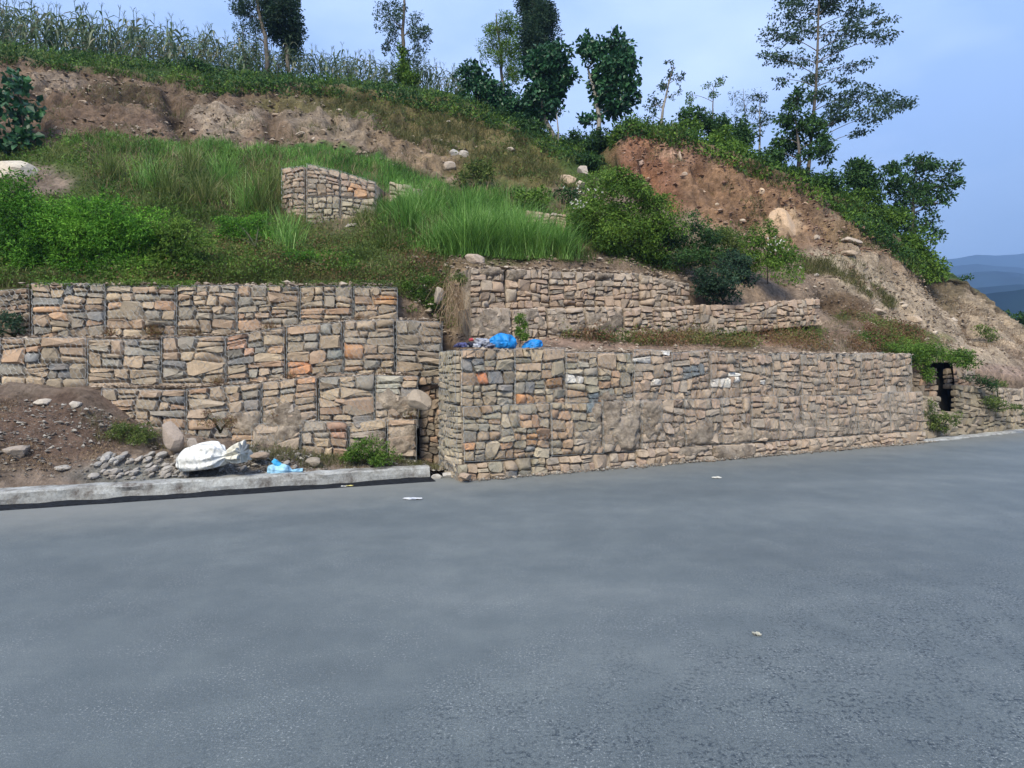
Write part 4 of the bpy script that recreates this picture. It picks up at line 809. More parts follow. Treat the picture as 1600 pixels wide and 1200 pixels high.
plant('shrub', 'large airy green shrub with many fine stems left of the reddish scar', 'shrub', hb(970, 400), [(960, 350), (955, 300)], [(930, 300, 26, 22), (960, 290, 26, 20), (930, 335, 34, 24), (975, 320, 36, 26), (1000, 345, 36, 26), (960, 365, 40, 24), (1010, 380, 36, 22), (1000, 300, 20, 20), (915, 360, 20, 16), (1030, 330, 24, 22), (940, 360, 28, 22), (985, 285, 22, 14), (905, 335, 18, 20), (1045, 355, 24, 20), (950, 385, 36, 16), (1000, 400, 40, 14)], 17.2, 'leaf_mid', .085, .72, .45, .3, 15, .03, spread=.95, sub_r=.42, extra=flowers([(915, 305, 14, 16.6), (905, 318, 8, 16.6)], 14))
plant('shrub', 'dense dark half of the large shrub thicket above the terrace end', 'shrub', hb(1060, 420), [(1055, 380)], [(1040, 360, 34, 24), (1075, 375, 30, 22), (1020, 395, 36, 20), (1060, 405, 36, 18), (1090, 395, 22, 18), (990, 400, 26, 14), (1085, 350, 20, 18), (1105, 370, 22, 18), (1120, 410, 26, 16)], 17.4, 'leaf_dark', .09, .95, .45, .3, 13, .03, spread=.9, sub_r=.32)
plant('shrub', 'very dark bush overhanging the end of the top terrace wall', 'shrub', hb(1130, 480), [], [(1105, 445, 26, 16), (1140, 435, 32, 20), (1128, 458, 30, 16), (1165, 430, 20, 16), (1095, 430, 18, 14), (1150, 410, 26, 16)], 16.9, 'leaf_vdark', .085, 1.2, .45, .3, 13, spread=.88, sub_r=.34)
plant('shrub', 'light green airy shrub with pale blossoms right of the dark bush', 'shrub', hb(1200, 440), [(1200, 400)], [(1185, 375, 22, 20), (1215, 385, 22, 22), (1200, 410, 30, 18), (1225, 410, 18, 16), (1180, 405, 20, 16), (1205, 360, 16, 14), (1235, 395, 12, 14)], 18.3, 'leaf_mid', .08, .85, .45, .3, 12, .02, spread=.95, sub_r=.38, extra=flowers([(1215, 382, 14, 17.6)], 16))
plant('shrub', 'pale olive shrub between the dark thicket and the reddish scar', 'shrub', hb(1130, 400), [], [(1120, 375, 24, 20), (1145, 370, 24, 16), (1110, 395, 20, 12), (1150, 392, 18, 14)], 18.8, 'leaf_olive', .08, .8, .45, .3, 10, spread=.95)
# dense bright hedge of shrubs above the left wall, one bush beside the other
HG = [(-60, 380, 60, 74), (15, 362, 52, 70), (80, 374, 58, 64), (150, 372, 54, 60), (210, 382, 52, 50), (272, 388, 46, 42), (-140, 385, 60, 70)]
hn = ['bright leafy hedge bush cut by the photo edge', 'tall bright leafy bush at the left end of the hedge', 'bright leafy bush over the orange stone gabion', 'bright leafy bush in the middle of the hedge', 'bright leafy bush over the second gabion upright', 'lower darker bush at the right end of the hedge', 'bright leafy bush outermost in the hedge']
for i, (x, y, rx, ry) in enumerate(HG):
    lo = [(x + rx * a, y - 6 + ry * b_, rx * .55, ry * .42) for a, b_ in ((-.5, -.5), (.1, -.78), (.55, -.45), (-.3, .1), (.35, .15), (0, -.2), (-.6, .45), (.65, .5), (0, .62), (-.8, 0), (.8, 0), (-.5, .9), (.1, .95), (.6, .9))]
    plant('hedge_bush', hn[i], 'bush', PX(x, 452, 13.6), [], lo, 13.6, 'leaf_bright' if i != 5 else 'leaf_mid', .075, .75, .36, .15, 12, group='hedge bushes above the left wall', spread=.9, sub_r=.4, thick=.9)
plant('bush', 'yellow green domed bush left of the old gabions', 'bush', hb(400, 400), [], [(375, 352, 28, 14), (405, 350, 28, 14), (385, 370, 36, 14), (420, 372, 30, 14), (350, 372, 20, 12)], 15.8, 'leaf_bright', .065, .9, .4, .2, 13, spread=.9)
plant('bush', 'low olive green bush above the fifth top gabion', 'bush', hb(500, 430), [], [(470, 405, 30, 14), (510, 408, 32, 14), (450, 425, 30, 14), (495, 428, 36, 14), (535, 420, 22, 14)], 14.6, 'leaf_bright', .055, .8, .4, .2, 12, spread=.9)
plant('bush', 'low brownish green weeds bush over the third gabion upright', 'bush', hb(350, 435), [], [(320, 415, 28, 14), (360, 410, 28, 14), (300, 435, 26, 10), (345, 432, 34, 12), (395, 428, 26, 14), (420, 440, 20, 8)], 14.2, 'leaf_olive', .05, .7, .4, .2, 12, spread=.9)
plant('bush', 'mixed green bush hanging beside the right end of the top gabions', 'bush', hb(650, 470), [], [(640, 455, 20, 16), (662, 468, 20, 16), (645, 478, 18, 10), (670, 440, 16, 12)], 14.0, 'leaf_mid', .055, .9, .4, .2, 11)
plant('fig_tree', 'big-leaved sapling at the left edge above the white boulder', 'sapling', PX(25, 262, 20), [(28, 220), (30, 160), (25, 120)], [(22, 120, 18, 9), (42, 138, 20, 11), (15, 145, 18, 11), (48, 168, 26, 12), (20, 175, 26, 14), (35, 200, 28, 12), (10, 205, 18, 14), (50, 215, 14, 10), (22, 228, 24, 10), (-25, 160, 25, 30)], 20, 'leaf_big', .27, 1.0, .75, .5, 8, .05, spread=.9, sub_r=.36)
plant('seedling', 'leafy green seedling behind the blue tarpaulin', 'seedling', rp_(u_at(812, 1.0), 1.0, 2.4), [(812, 512)], [(812, 496, 9, 9), (819, 506, 8, 9), (809, 514, 9, 9), (816, 524, 10, 9)], 12.4, 'leaf_mid', .045, 1.9, .45, .2, 12, .012)
plant('weed_clump', 'clump of leafy weeds against the low gabion by the kerb', 'weeds', on_bank(580, 728), [], [(560, 700, 22, 16), (590, 706, 26, 16), (575, 716, 34, 12), (610, 716, 18, 10), (545, 712, 16, 12)], 11.75, 'leaf_mid', .055, .85, .4, .2, 12, spread=.95)
plant('weed_clump', 'brown green weeds at the foot of the third course by the bank', 'weeds', on_bank(225, 690), [], [(200, 672, 26, 12), (230, 678, 26, 12), (215, 686, 30, 8)], 11.2, 'leaf_olive', .04, .8, .4, .2, 12, spread=.95)
plant('weed_clump', 'reddish green weeds under the flat grey gabion stones', 'weeds', on_bank(345, 690), [], [(330, 652, 18, 10), (352, 660, 18, 10)], 11.2, 'weed_red', .035, .8, .4, .2, 12, spread=.95)
plant('vine', 'bright green vine draped over the right end of the wall', 'vine', hb(1450, 575), [], [(1400, 545, 26, 8), (1430, 552, 24, 12), (1460, 556, 26, 14), (1490, 556, 24, 12), (1512, 566, 12, 12), (1445, 575, 14, 16)], 18.4, 'leaf_mid', .075, 1.1, .45, .3, 12, spread=.9)
plant('vine', 'dull green creeper hanging over the low wall below the dark gap', 'vine', PX(1470, 680, 17.7), [], [(1455, 640, 10, 14), (1465, 658, 14, 14), (1485, 652, 14, 12), (1478, 668, 12, 8)], 17.7, 'leaf_olive', .06, 1, .45, .3, 11, spread=.9)
plant('shrub', 'dark overgrown bush hanging in the shadowed gap at the left end of the wall', 'shrub', lp(22, .7, 525), [], [(10, 500, 22, 14), (34, 512, 14, 12), (-14, 512, 22, 12)], 12.3, 'leaf_vdark', .055, .8, .45, .4, 11, spread=.9)
plant('shrub', 'dull green weeds covering the low wall at the far right', 'weeds', PX(1560, 640, 19.2), [], [(1545, 628, 20, 8), (1575, 634, 20, 8), (1602, 640, 18, 7), (1560, 600, 14, 6)], 19.0, 'leaf_olive', .06, .8, .45, .4, 11, spread=.95)
plant('vine', 'dark creeper on the stone wall right of the dark gap', 'vine', PX(1530, 610, 18.9), [], [(1520, 592, 14, 8), (1540, 600, 14, 7), (1555, 606, 8, 6)], 18.9, 'leaf_dark', .06, 1, .45, .3, 11, spread=.9)
plant('shrub', 'small yellow green tuft on the scree near the right edge', 'shrub', hb(1545, 530), [], [(1540, 518, 16, 8), (1555, 525, 12, 6), (1528, 512, 10, 6)], 24.2, 'leaf_olive', .09, .8, .45, .3, 9)
# ------------------------------------------------------------------ maize along the hilltop
def maize(h, seed):
    r_ = np.random.default_rng(seed); mb = MB(); k = np.linspace(0, 1, 6)
    st = np.stack([.08 * h * k ** 2 * r_.normal(), .08 * h * k ** 2 * r_.normal(), h * k], 1); mb.tube(st, .016 * (1 - .6 * k) + .004, 4)
    for i in range(11):
        t_ = .15 + .78 * i / 11; a_ = i * math.pi + r_.normal() * .5; l = h * r_.uniform(.28, .42); w_ = .045
        p0 = np.array([np.interp(t_, k, st[:, j]) for j in range(3)]); dd = np.array([math.cos(a_), math.sin(a_), 0]); sd_ = np.array([-math.sin(a_), math.cos(a_), 0]); V = []
        up = r_.uniform(.5, 1.1)
        for q, ww in ((0, .6), (.3, 1), (.6, .8), (.85, .45), (1, .05)):
            c_ = p0 + dd * l * q * .8 + np.array([0, 0, 1]) * l * (up * q - 1.35 * q * q); V += [c_ + sd_ * w_ * ww, c_ - sd_ * w_ * ww]
        b_ = np.array([[0, 1, 3, 2]]); mb.add(V, np.vstack([b_ + 2 * j for j in range(4)]), r=np.full(4, r_.random()))
    for i in range(5):
        a_ = r_.random() * 6.28; mb.tube([st[-1], st[-1] + np.array([math.cos(a_) * .06, math.sin(a_) * .06, .16]) * h * .5, st[-1] + np.array([math.cos(a_) * .12, math.sin(a_) * .12, .2]) * h * .5], [.008, .006, .004], 3, False)
    return mb
protos = []
for sdd in range(6):
    o = maize(2.1, sdd).build('maize_plant', M['maize'], loc=(0, 0, 0))
    tag(o, 'tall dry green maize plant standing in the row along the hilltop', 'maize plant', 'maize plants along the hilltop'); protos.append(o)
nm = 0; xs_ = [p for p in np.arange(-20, 735, 2.95)]
for i, px in enumerate(xs_):
    if 735 < px: continue
    o = protos[i] if i < 6 else protos[random.randrange(6)].copy()
    if i >= 6: C.objects.link(o)
    x = px + random.uniform(-3, 3); yl = float(np.interp(x, [-40, 0, 100, 200, 300, 400, 500, 600, 700, 740], [72, 75, 88, 100, 112, 120, 128, 137, 150, 160]))
    dpt = random.uniform(30, 34); g_ = PX(x, yl + random.uniform(-6, 5), dpt)
    o.location = g_ - np.array([0, 0, .15]); hs = float(np.interp(x, [0, 150, 300, 450, 600, 740], [1.15, 1.1, 1.08, .8, .85, .75])) * random.uniform(.72, 1.12)
    o.scale = (hs, hs, hs); o.rotation_euler = (random.gauss(0, .08), random.gauss(0, .08), random.random() * 6.28); nm += 1
# the rest of the field as one mass behind
mm = MB()
for sdd in range(150):
    x = random.uniform(-60, 735); yl = float(np.interp(x, [-40, 0, 100, 200, 300, 400, 500, 600, 700, 740], [66, 68, 82, 96, 108, 116, 124, 133, 146, 156]))
    q = maize(random.uniform(1.5, 2.3) * float(np.interp(x, [0, 300, 450, 740], [1.2, 1.05, .8, .75])), 100 + sdd); g_ = PX(x, yl, random.uniform(34, 38)) - np.array([0, 0, .2]); g_[2] += 0
    q.V = [v + g_ for v in q.V]
    for v, in zip(q.V): pass
    off = mm.n
    V = np.concatenate(q.V); mm.V.append(V); mm.n += len(V); mm.Q.append(np.concatenate(q.Q) + off); mm.rq.append(np.concatenate(q.rq))
    if q.T: mm.T.append(np.concatenate(q.T) + off); mm.rt.append(np.concatenate(q.rt))
tag(mm.build('maize_field', M['maize'], loc=(0, 0, 0)), 'crowded maize farther back behind the front row', 'maize', kind='stuff')

# ------------------------------------------------------------------ grass and ground cover
from math import cos, sin
def inside(poly, P):
    x, y = P[:, 0], P[:, 1]; r_ = np.zeros(len(P), bool); n = len(poly)
    for i in range(n):
        x0, y0 = poly[i]; x1, y1 = poly[(i + 1) % n]
        c_ = ((y0 > y) != (y1 > y)) & (x < (x1 - x0) * (y - y0) / (y1 - y0 + 1e-9) + x0); r_ ^= c_
    return r_
def scatter(poly, n, V=None, Pp=None, patch=0., seed=0, scale=.9):
    V = GVv if V is None else V; Pp = GPv if Pp is None else Pp
    idx = np.nonzero(inside(poly, Pp))[0]
    if patch: idx = idx[fbm(V[idx] * scale, 3, 90 + seed) > patch - .5]
    if not len(idx): return np.zeros((0, 3))
    P = V[rng.choice(idx, n)]; P = P + rng.normal(size=P.shape) * np.array([.07, .07, 0.01]); return P
def turf(name, label, mat, poly, n, H, Wd, lean=.6, patch=0., seed=0, curl=.6, cat='grass'):
    P = scatter(poly, n, patch=patch, seed=seed); mb = MB(); hh = H * rng.uniform(.45, 1.15, len(P)); hh *= np.clip(1 + 1.1 * fbm(P * 1.3, 3, 95 + seed), .2, 2)
    mb.blades(P - np.array([0, 0, .03]), hh, Wd * rng.uniform(.7, 1.3, len(P)), lean, np.clip(.5 + .45 * fbm(P * .6, 3, 99 + seed) + rng.normal(size=len(P)) * .22, 0, 1), curl)
    return tag(mb.build(name, M[mat], loc=(0, 0, 0)), label, cat, kind='stuff')
def cover(name, label, mat, poly, n, size, spread=.1, patch=0., seed=0, up=.1, cat='ground cover', wid=.5):
    P = scatter(poly, n, patch=patch, seed=seed); mb = MB(); P = P + np.abs(rng.normal(size=(len(P), 1))) * np.array([[0, -.3, 1]]) * up + rng.normal(size=P.shape) * spread * .4
    d_ = rng.normal(size=P.shape); d_[:, 2] += .35
    mb.leaves(P, d_, size * rng.uniform(.6, 1.3, len(P)), wid, np.clip(.5 + .5 * fbm(P * .9, 3, 101 + seed) + rng.normal(size=len(P)) * .2, 0, 1))
    return tag(mb.build(name, M[mat], loc=(0, 0, 0)), label, cat, kind='stuff')
crest = [(-60, 60), (100, 84), (200, 96), (300, 106), (500, 126), (600, 135), (700, 150), (740, 163), (850, 214), (930, 232), (930, 262), (870, 250), (800, 215), (740, 192), (700, 182), (600, 162), (500, 152), (400, 148), (330, 150), (270, 138), (200, 122), (100, 112), (0, 100), (-60, 95)]
cover('hilltop_weeds', 'dark green weeds spilling over the lip of the left scar', 'leaf_dark', crest, 9000, .16, .15, .38, 1, .14)
cover('hilltop_weeds', 'mid green weeds along the hilltop under the maize', 'leaf_mid', crest, 9000, .13, .15, .42, 2, .12)
turf('hilltop_grass', 'grass fringe along the hilltop', 'grass_mix', crest, 9000, .34, .022, .9, .3, 3)
crest2 = [(960, 195), (1000, 190), (1050, 205), (1150, 234), (1250, 270), (1300, 292), (1350, 328), (1430, 390), (1480, 440), (1440, 440), (1400, 405), (1350, 368), (1310, 335), (1250, 305), (1200, 290), (1150, 268), (1100, 248), (1050, 232), (1000, 215), (965, 222)]
cover('ridge_weeds', 'green weeds trailing over the reddish scar', 'leaf_mid', crest2, 8000, .14, .16, .3, 4, .16)
cover('ridge_undergrowth', 'dark undergrowth on the ridge over the reddish scar', 'leaf_dark', crest2, 7000, .14, .16, .45, 5, .14)
turf('ridge_grass', 'grass fringe along the ridge', 'grass_mix', crest2, 5000, .35, .022, .9, .3, 6)
left_up = [(-60, 225), (60, 215), (130, 212), (250, 222), (330, 232), (430, 238), (440, 300), (450, 370), (330, 390), (200, 380), (100, 350), (-60, 340)]
cover('slope_weeds', 'mixed green weeds on the left slope under the scar', 'leaf_mid', left_up, 13000, .085, .1, .4, 7, .1)
cover('slope_weeds', 'olive weeds on the left slope', 'leaf_olive', left_up, 7000, .07, .1, .5, 8, .08)
turf('slope_grass', 'mixed grass on the left slope below the scar', 'grass_mix', left_up, 12000, .34, .013, .7, .48, 9)
band = [(100, 208), (250, 222), (430, 232), (520, 240), (620, 262), (700, 292), (700, 320), (600, 292), (520, 268), (430, 262), (330, 250), (200, 240), (100, 235)]
turf('slope_grass', 'bright grass band under the pale scar', 'grass', band, 12000, .3, .014, .7, .4, 10)
mid = [(590, 300), (700, 300), (860, 300), (880, 330), (885, 400), (850, 408), (700, 402), (640, 392), (590, 350)]
turf('slope_grass', 'short bright grass round the tall tufts', 'grass', mid, 13000, .4, .013, .7, .42, 11)
cover('slope_weeds', 'green weeds among the tall grass', 'leaf_mid', [(580, 330), (900, 330), (900, 405), (580, 395)], 6000, .07, .1, .45, 12, .1)
oliv = [(540, 150), (640, 162), (740, 190), (850, 228), (900, 262), (905, 300), (850, 290), (760, 270), (700, 250), (640, 225), (560, 190), (500, 165)]
turf('dry_slope_grass', 'thin olive grass on the brown slope between scar and gully', 'grass_olive', oliv, 14000, .3, .016, .9, .42, 13)
cover('dry_slope_weeds', 'olive weeds on the brown slope between scar and gully', 'leaf_olive', oliv, 5000, .09, .1, .48, 14, .06)
wl = [(-60, 415), (60, 420), (250, 425), (300, 380), (450, 365), (600, 380), (700, 400), (700, 470), (620, 452), (450, 450), (300, 450), (-60, 455)]
cover('wall_top_weeds', 'brownish green weeds above the left wall', 'leaf_olive', wl, 24000, .055, .1, .38, 15, .14)
cover('wall_top_weeds', 'reddish weeds above the left wall', 'weed_red', wl, 11000, .05, .08, .5, 16, .12)
turf('wall_top_grass', 'short mixed grass above the left wall', 'grass_mix', wl, 12000, .24, .01, .7, .42, 17)
turf('wall_edge_grass', 'weedy fringe along the top edge of the left wall', 'grass_olive', [(-60, 425), (640, 430), (640, 462), (-60, 462)], 7000, .24, .01, .9, .3, 18)
cover('terrace_weeds', 'weeds below the tall grass on the terrace edge', 'leaf_olive', [(700, 385), (900, 395), (1080, 415), (1080, 432), (900, 412), (740, 408)], 2500, .05, .06, .45, 19, .06)
berm = [(860, 508), (1000, 500), (1280, 498), (1330, 490), (1440, 520), (1440, 555), (1200, 545), (1000, 540), (880, 530)]
cover('berm_weeds', 'reddish brown weeds along the berm above the roadside wall', 'weed_red', berm, 24000, .055, .08, .42, 20, .12)
cover('berm_weeds', 'olive weeds along the berm above the roadside wall', 'leaf_olive', berm, 13000, .055, .08, .46, 21, .12)
turf('berm_grass', 'short dry grass along the berm', 'grass_olive', berm, 6000, .2, .009, .8, .42, 22)
cover('berm_weeds', 'green weeds near the right end of the berm', 'leaf_mid', [(1330, 525), (1380, 525), (1520, 560), (1520, 585), (1440, 570), (1370, 552)], 5000, .06, .07, .3, 23, .1)
turf('scree_grass', 'sparse pale grass on the scree', 'grass_olive', [(1250, 400), (1330, 420), (1400, 470), (1420, 510), (1340, 500), (1260, 460)], 3500, .3, .012, .8, .5, 24)
turf('scree_grass', 'thin dry tufts scattered over the far scree', 'grass_dry', [(1300, 400), (1440, 430), (1600, 530), (1600, 600), (1500, 570), (1400, 520)], 3000, .22, .012, .9, .55, 25)
cover('wall_top_weeds', 'green weeds under the hedge along the left wall', 'leaf_mid', [(-60, 400), (330, 400), (560, 405), (560, 430), (330, 450), (-60, 455)], 12000, .06, .1, .42, 28, .16)
cover('scar_foot_weeds', 'green shrubby weeds at the right of the gully', 'leaf_mid', [(930, 270), (990, 270), (1100, 350), (1260, 400), (1250, 450), (1100, 440), (950, 400), (880, 330)], 9000, .08, .1, .42, 26, .12)
cover('wall_top_weeds', 'weeds on the soil between the two walls', 'leaf_olive', [(620, 440), (700, 430), (715, 520), (660, 500), (625, 490)], 3500, .05, .08, .42, 27, .08)
cover('slope_weeds', 'olive weeds under the old gabion stack', 'leaf_olive', [(430, 345), (620, 350), (640, 400), (560, 410), (430, 400)], 7000, .055, .1, .4, 33, .1)
turf('slope_grass', 'dry stalks among the bright grass', 'grass_dry', [(130, 220), (430, 235), (620, 260), (880, 310), (890, 405), (640, 395), (430, 340), (130, 310)], 4500, .5, .01, .8, .42, 34)
turf('slope_grass', 'thin grass running out beside the thicket', 'grass_mix', [(560, 330), (620, 330), (640, 400), (560, 390)], 2500, .35, .012, .8, .42, 35)
turf('spill_grass', 'dry wisps of grass beside the thicket', 'grass_mix', [(860, 330), (950, 350), (960, 415), (860, 408)], 2500, .35, .012, .8, .42, 36)
turf('scar_grass', 'straggling grass on the ledges of the left scar', 'grass_olive', [(60, 120), (600, 150), (680, 270), (300, 222), (60, 205)], 4000, .22, .014, .9, .58, 37)
turf('scar_grass', 'straggling weeds on the reddish scar', 'grass_olive', [(1000, 220), (1350, 350), (1400, 430), (1240, 400), (1050, 320)], 2200, .22, .014, .9, .6, 38)
# tall tufts one can tell apart
TG = [(x, y) for x, y in ((612, 340), (640, 360), (668, 372), (690, 392), (712, 398), (735, 400), (755, 398), (778, 402), (800, 402), (822, 400), (845, 402), (700, 362), (730, 365), (765, 368), (795, 370), (825, 372), (850, 385), (868, 398), (640, 335), (670, 345), (880, 404))]
tw_ = ['leftmost of the tall tufts', 'right of the leftmost tuft', 'over the reddish soil', 'above the terrace corner', 'above the big pale corner stone', 'over the first terrace gabion', 'over the second terrace gabion', 'at the centre front', 'front, right of the centre', 'over the small round tan stones', 'front, near the dark thicket', 'back left of the stand', 'back row, left of the centre', 'at the centre back', 'back row, right of the centre', 'back row near the old tan gabion', 'under the old tan gabion', 'beside the dark thicket', 'below the overgrown grey gabion', 'right of the overgrown grey gabion', 'last one, touching the thicket']
for i, (x, y) in enumerate(TG):
    p = hb(x, y); mb = MB(); n = 420; a_ = rng.random(n) * 6.28; rr_ = np.abs(rng.normal(size=n)) * .17
    P = p + np.stack([np.cos(a_) * rr_ * 1.3, np.sin(a_) * rr_, np.full(n, -.05)], 1)
    mb.blades(P, rng.uniform(.45, 1.2, n) * (1.3 if 3 < i < 17 else 1.0), rng.uniform(.006, .015, n), .75, np.clip(rng.normal(size=n) * .25 + .6, 0, 1), .55)
    o = mb.build('grass_tuft', M['grass'], loc=p); tag(o, f'tall bright green grass tuft, {tw_[i]}', 'grass tuft', 'tall grass tufts above the terrace wall')
TG2 = [(235, 300, 'tall pale grass tuft in the middle of the left slope', 'grass'), (262, 312, 'tall pale grass tuft right of the mid slope tuft', 'grass_mix'), (385, 330, 'tall grass tuft left of the old gabion stack', 'grass'), (408, 335, 'tall grass tuft touching the old gabion stack', 'grass_mix'), (425, 310, 'grass tuft behind the old gabion stack', 'grass_mix'), (320, 320, 'thin yellowish grass tuft on the left slope', 'grass_mix'), (120, 265, 'thin grass tuft right of the white boulder', 'grass_mix'), (350, 290, 'grass tuft under the pale scar', 'grass'), (300, 272, 'grass tuft higher on the left slope', 'grass_mix'), (445, 395, 'pale grass tuft below the old gabion stack', 'grass'), (175, 285, 'grass tuft above the hedge', 'grass_mix')]
for x, y, lb, m_ in TG2:
    p = hb(x, y); mb = MB(); n = 190; a_ = rng.random(n) * 6.28; rr_ = np.abs(rng.normal(size=n)) * .2
    mb.blades(p + np.stack([np.cos(a_) * rr_ * 1.3, np.sin(a_) * rr_, np.full(n, -.05)], 1), rng.uniform(.6, 1.45, n), rng.uniform(.008, .016, n), .65, np.clip(rng.normal(size=n) * .25 + .65, 0, 1), .5)
    tag(mb.build('grass_tuft', M[m_], loc=p), lb, 'grass tuft', 'grass tufts on the left slope')
# dry grass hanging over the bank between the walls
mb = MB(); p = PX(712, 452, 13.6)
for _ in range(170):
    q = PX(random.gauss(713, 8), random.uniform(436, 490), 13.45 + random.gauss(0, .14)); L_ = random.uniform(.15, .6); dx = random.gauss(-.05, .22); k = np.linspace(0, 1, 4)
    w1 = .0035; pts = np.stack([q[0] + dx * k * L_ * 2, q[1] - .22 * np.sin(k * 2.2), q[2] - L_ * k * k + .05 * np.sin(k * 3.1)], 1)
    V = np.concatenate([[c_ + [w1, 0, 0], c_ - [w1, 0, 0]] for c_ in pts]); mb.add(V, [(0, 1, 3, 2), (2, 3, 5, 4), (4, 5, 7, 6)], r=np.full(3, random.random()))
tag(mb.build('dry_grass', M['grass_dry'], loc=p), 'straw coloured grass hanging over the bank between the walls', 'dry grass')
plant('weed_clump', 'yellowish weed clump above the hanging dry grass', 'weeds', PX(718, 452, 13.9), [], [(712, 436, 9, 9), (724, 440, 9, 8), (718, 428, 8, 7)], 13.7, 'leaf_olive', .045, .9, .45, .2, 10)
# plants on the bank at left
P = scatter([(-50, 620), (150, 640), (280, 700), (280, 740), (-50, 735)], 5000, BV, BPp, .42, 31); mb = MB(); mb.leaves(P + np.abs(rng.normal(size=P.shape)) * .03, rng.normal(size=P.shape) + [0, 0, .4], .035, .4)
tag(mb.build('bank_weeds', M['grass_dry'], loc=(0, 0, 0)), 'dead brown weeds on the earth bank', 'weeds', kind='stuff')
P = scatter([(120, 640), (240, 680), (700, 705), (700, 735), (500, 735), (150, 690)], 3500, BV, BPp, .5, 32); mb = MB(); mb.blades(P, .14, .007, .9)
tag(mb.build('bank_grass', M['grass_olive'], loc=(0, 0, 0)), 'short weeds at the foot of the left wall', 'grass', kind='stuff')

# ------------------------------------------------------------------ boulders, rubble, pebbles
def rock(name, label, cat, c, r, colr, group=None, seed=0, rot=0., sharp=.25, smooth=False, sub=3, q=None):
    """an irregular boulder: a sphere cut by random planes"""
    import bmesh
    bm = bmesh.new(); bmesh.ops.create_icosphere(bm, subdivisions=sub, radius=1)
    V = np.array([v.co[:] for v in bm.verts]); Fc = np.array([[v.index for v in f.verts] for f in bm.faces]); bm.free()
    r_ = np.random.default_rng(seed + 1000)
    for _ in range(q or 13):
        n = r_.normal(size=3); n /= np.linalg.norm(n); h_ = r_.uniform(.55, .9); dd = V @ n - h_; V = V - np.clip(dd, 0, None)[:, None] * n * .95
    V = V + (fbm(V * 2.3 + seed, 3, seed)[:, None] * V) * .07
    V = V * np.asarray(r); ca, sa = math.cos(rot), math.sin(rot); V = np.stack([V[:, 0] * ca - V[:, 2] * sa, V[:, 1], V[:, 0] * sa + V[:, 2] * ca], 1)
    o = mesh_np(name, V, Fc, M['stone'], smooth=smooth, loc=c); o.color = (*colr, 1); return tag(o, label, cat, group)
def rk(px, py, rx, ry, lb, colr, d=None, on=None, rot=0., seed=None, cat='boulder', nm='boulder', grp=None, push=.0, dep=.8):
    if d is None:
        p = (on or on_hill)(px, py); d = p[1] - push
    c = PX(px, py, d); k = d / F
    return rock(nm, lb, cat, c, (rx * k, max(rx, ry) * k * dep, ry * k), colr, grp, seed if seed is not None else int(px * 7 + py), rot)
tan = (.38, .3, .22); pal_ = (.46, .4, .33); gry = (.24, .23, .22); lgr = (.36, .35, .33)
rk(270, 682, 22, 25, 'big grey brown boulder at the foot of the left wall', (.27, .23, .2), 11.0, rot=.15, seed=3)
rk(302, 693, 9, 12, 'small rounded stone leaning on the big grey boulder', (.28, .25, .22), 10.95, seed=4)
rk(654, 626, 22, 17, 'large tilted slab boulder sticking out of the left wall end', (.3, .26, .21), 12.0, rot=-.5, seed=8)
rk(686, 462, 10, 15, 'pale upright stone in the weeds beside the dry grass', (.34, .3, .25), 14.0, seed=10)
rk(742, 405, 17, 11, 'big pale corner stone on the top terrace', (.38, .31, .25), 14.6, seed=12)
rk(28, 275, 44, 24, 'large whitish boulder on the left slope above the hedge', (.5, .46, .38), 17.6, seed=14, rot=-.2)
rk(703, 262, 12, 11, 'rounded grey boulder below the dark shrub', (.33, .29, .25), seed=16)
rk(708, 240, 10, 8, 'left of the two blocks above the rounded boulder', lgr, seed=17)
rk(724, 243, 10, 8, 'right of the two blocks above the rounded boulder', (.38, .36, .33), seed=18)
rk(787, 248, 12, 8, 'pale boulder in the middle of the olive slope', (.4, .37, .32), seed=19)
rk(798, 234, 7, 4, 'small flat pale stone above the olive slope boulder', pal_, seed=20)
rk(883, 283, 20, 13, 'wide tan outcrop at the foot of the gully', (.4, .31, .22), seed=21, rot=.2)
rk(912, 268, 11, 10, 'grey boulder behind the tan outcrop', (.34, .31, .28), seed=22)
rk(905, 290, 10, 10, 'pale block right of the tan outcrop', (.42, .37, .3), seed=23)
rk(1224, 350, 20, 32, 'tall pale orange rock standing out of the reddish scar', (.5, .36, .24), seed=24, rot=.5, dep=.5)
rk(1326, 377, 22, 8, 'flat grey boulder jutting from the scar above the scree', (.4, .34, .28), seed=25, push=.3)
rk(1275, 372, 8, 5, 'small pale stone left of the flat boulder', pal_, seed=26)
rk(1328, 396, 12, 5, 'thin slab under the flat boulder', tan, seed=27)
rk(1427, 500, 13, 8, 'tan block low on the scree', (.44, .35, .26), seed=28)
rk(1412, 478, 6, 4, 'small white stone on the scree', (.5, .44, .36), seed=29)
rk(1372, 488, 12, 7, 'rounded stone beside the scree weeds', (.36, .3, .24), seed=30)
rk(1000, 255, 8, 6, 'pale pink block in the top of the reddish scar', (.42, .3, .24), seed=31)
rk(1070, 272, 5, 4, 'small pale stone in the reddish scar', (.5, .42, .34), seed=32)
rk(1094, 300, 9, 4, 'flat pale stone in the middle of the reddish scar', (.5, .4, .3), seed=33)
rk(1062, 247, 3, 11, 'pale root-like stone hanging in the scar', (.45, .36, .28), seed=34)
rk(1190, 300, 5, 7, 'small pale stone high in the right scar', (.48, .38, .28), seed=35)
rk(575, 374, 8, 5, 'flat pale rock on the soil left of the tall grass', (.42, .38, .32), seed=36)
rk(605, 371, 6, 7, 'upright white stone on the reddish soil', (.5, .46, .4), seed=37)
rk(550, 353, 14, 5, 'grey slab under the old gabion stack', lgr, 16.9, seed=38)
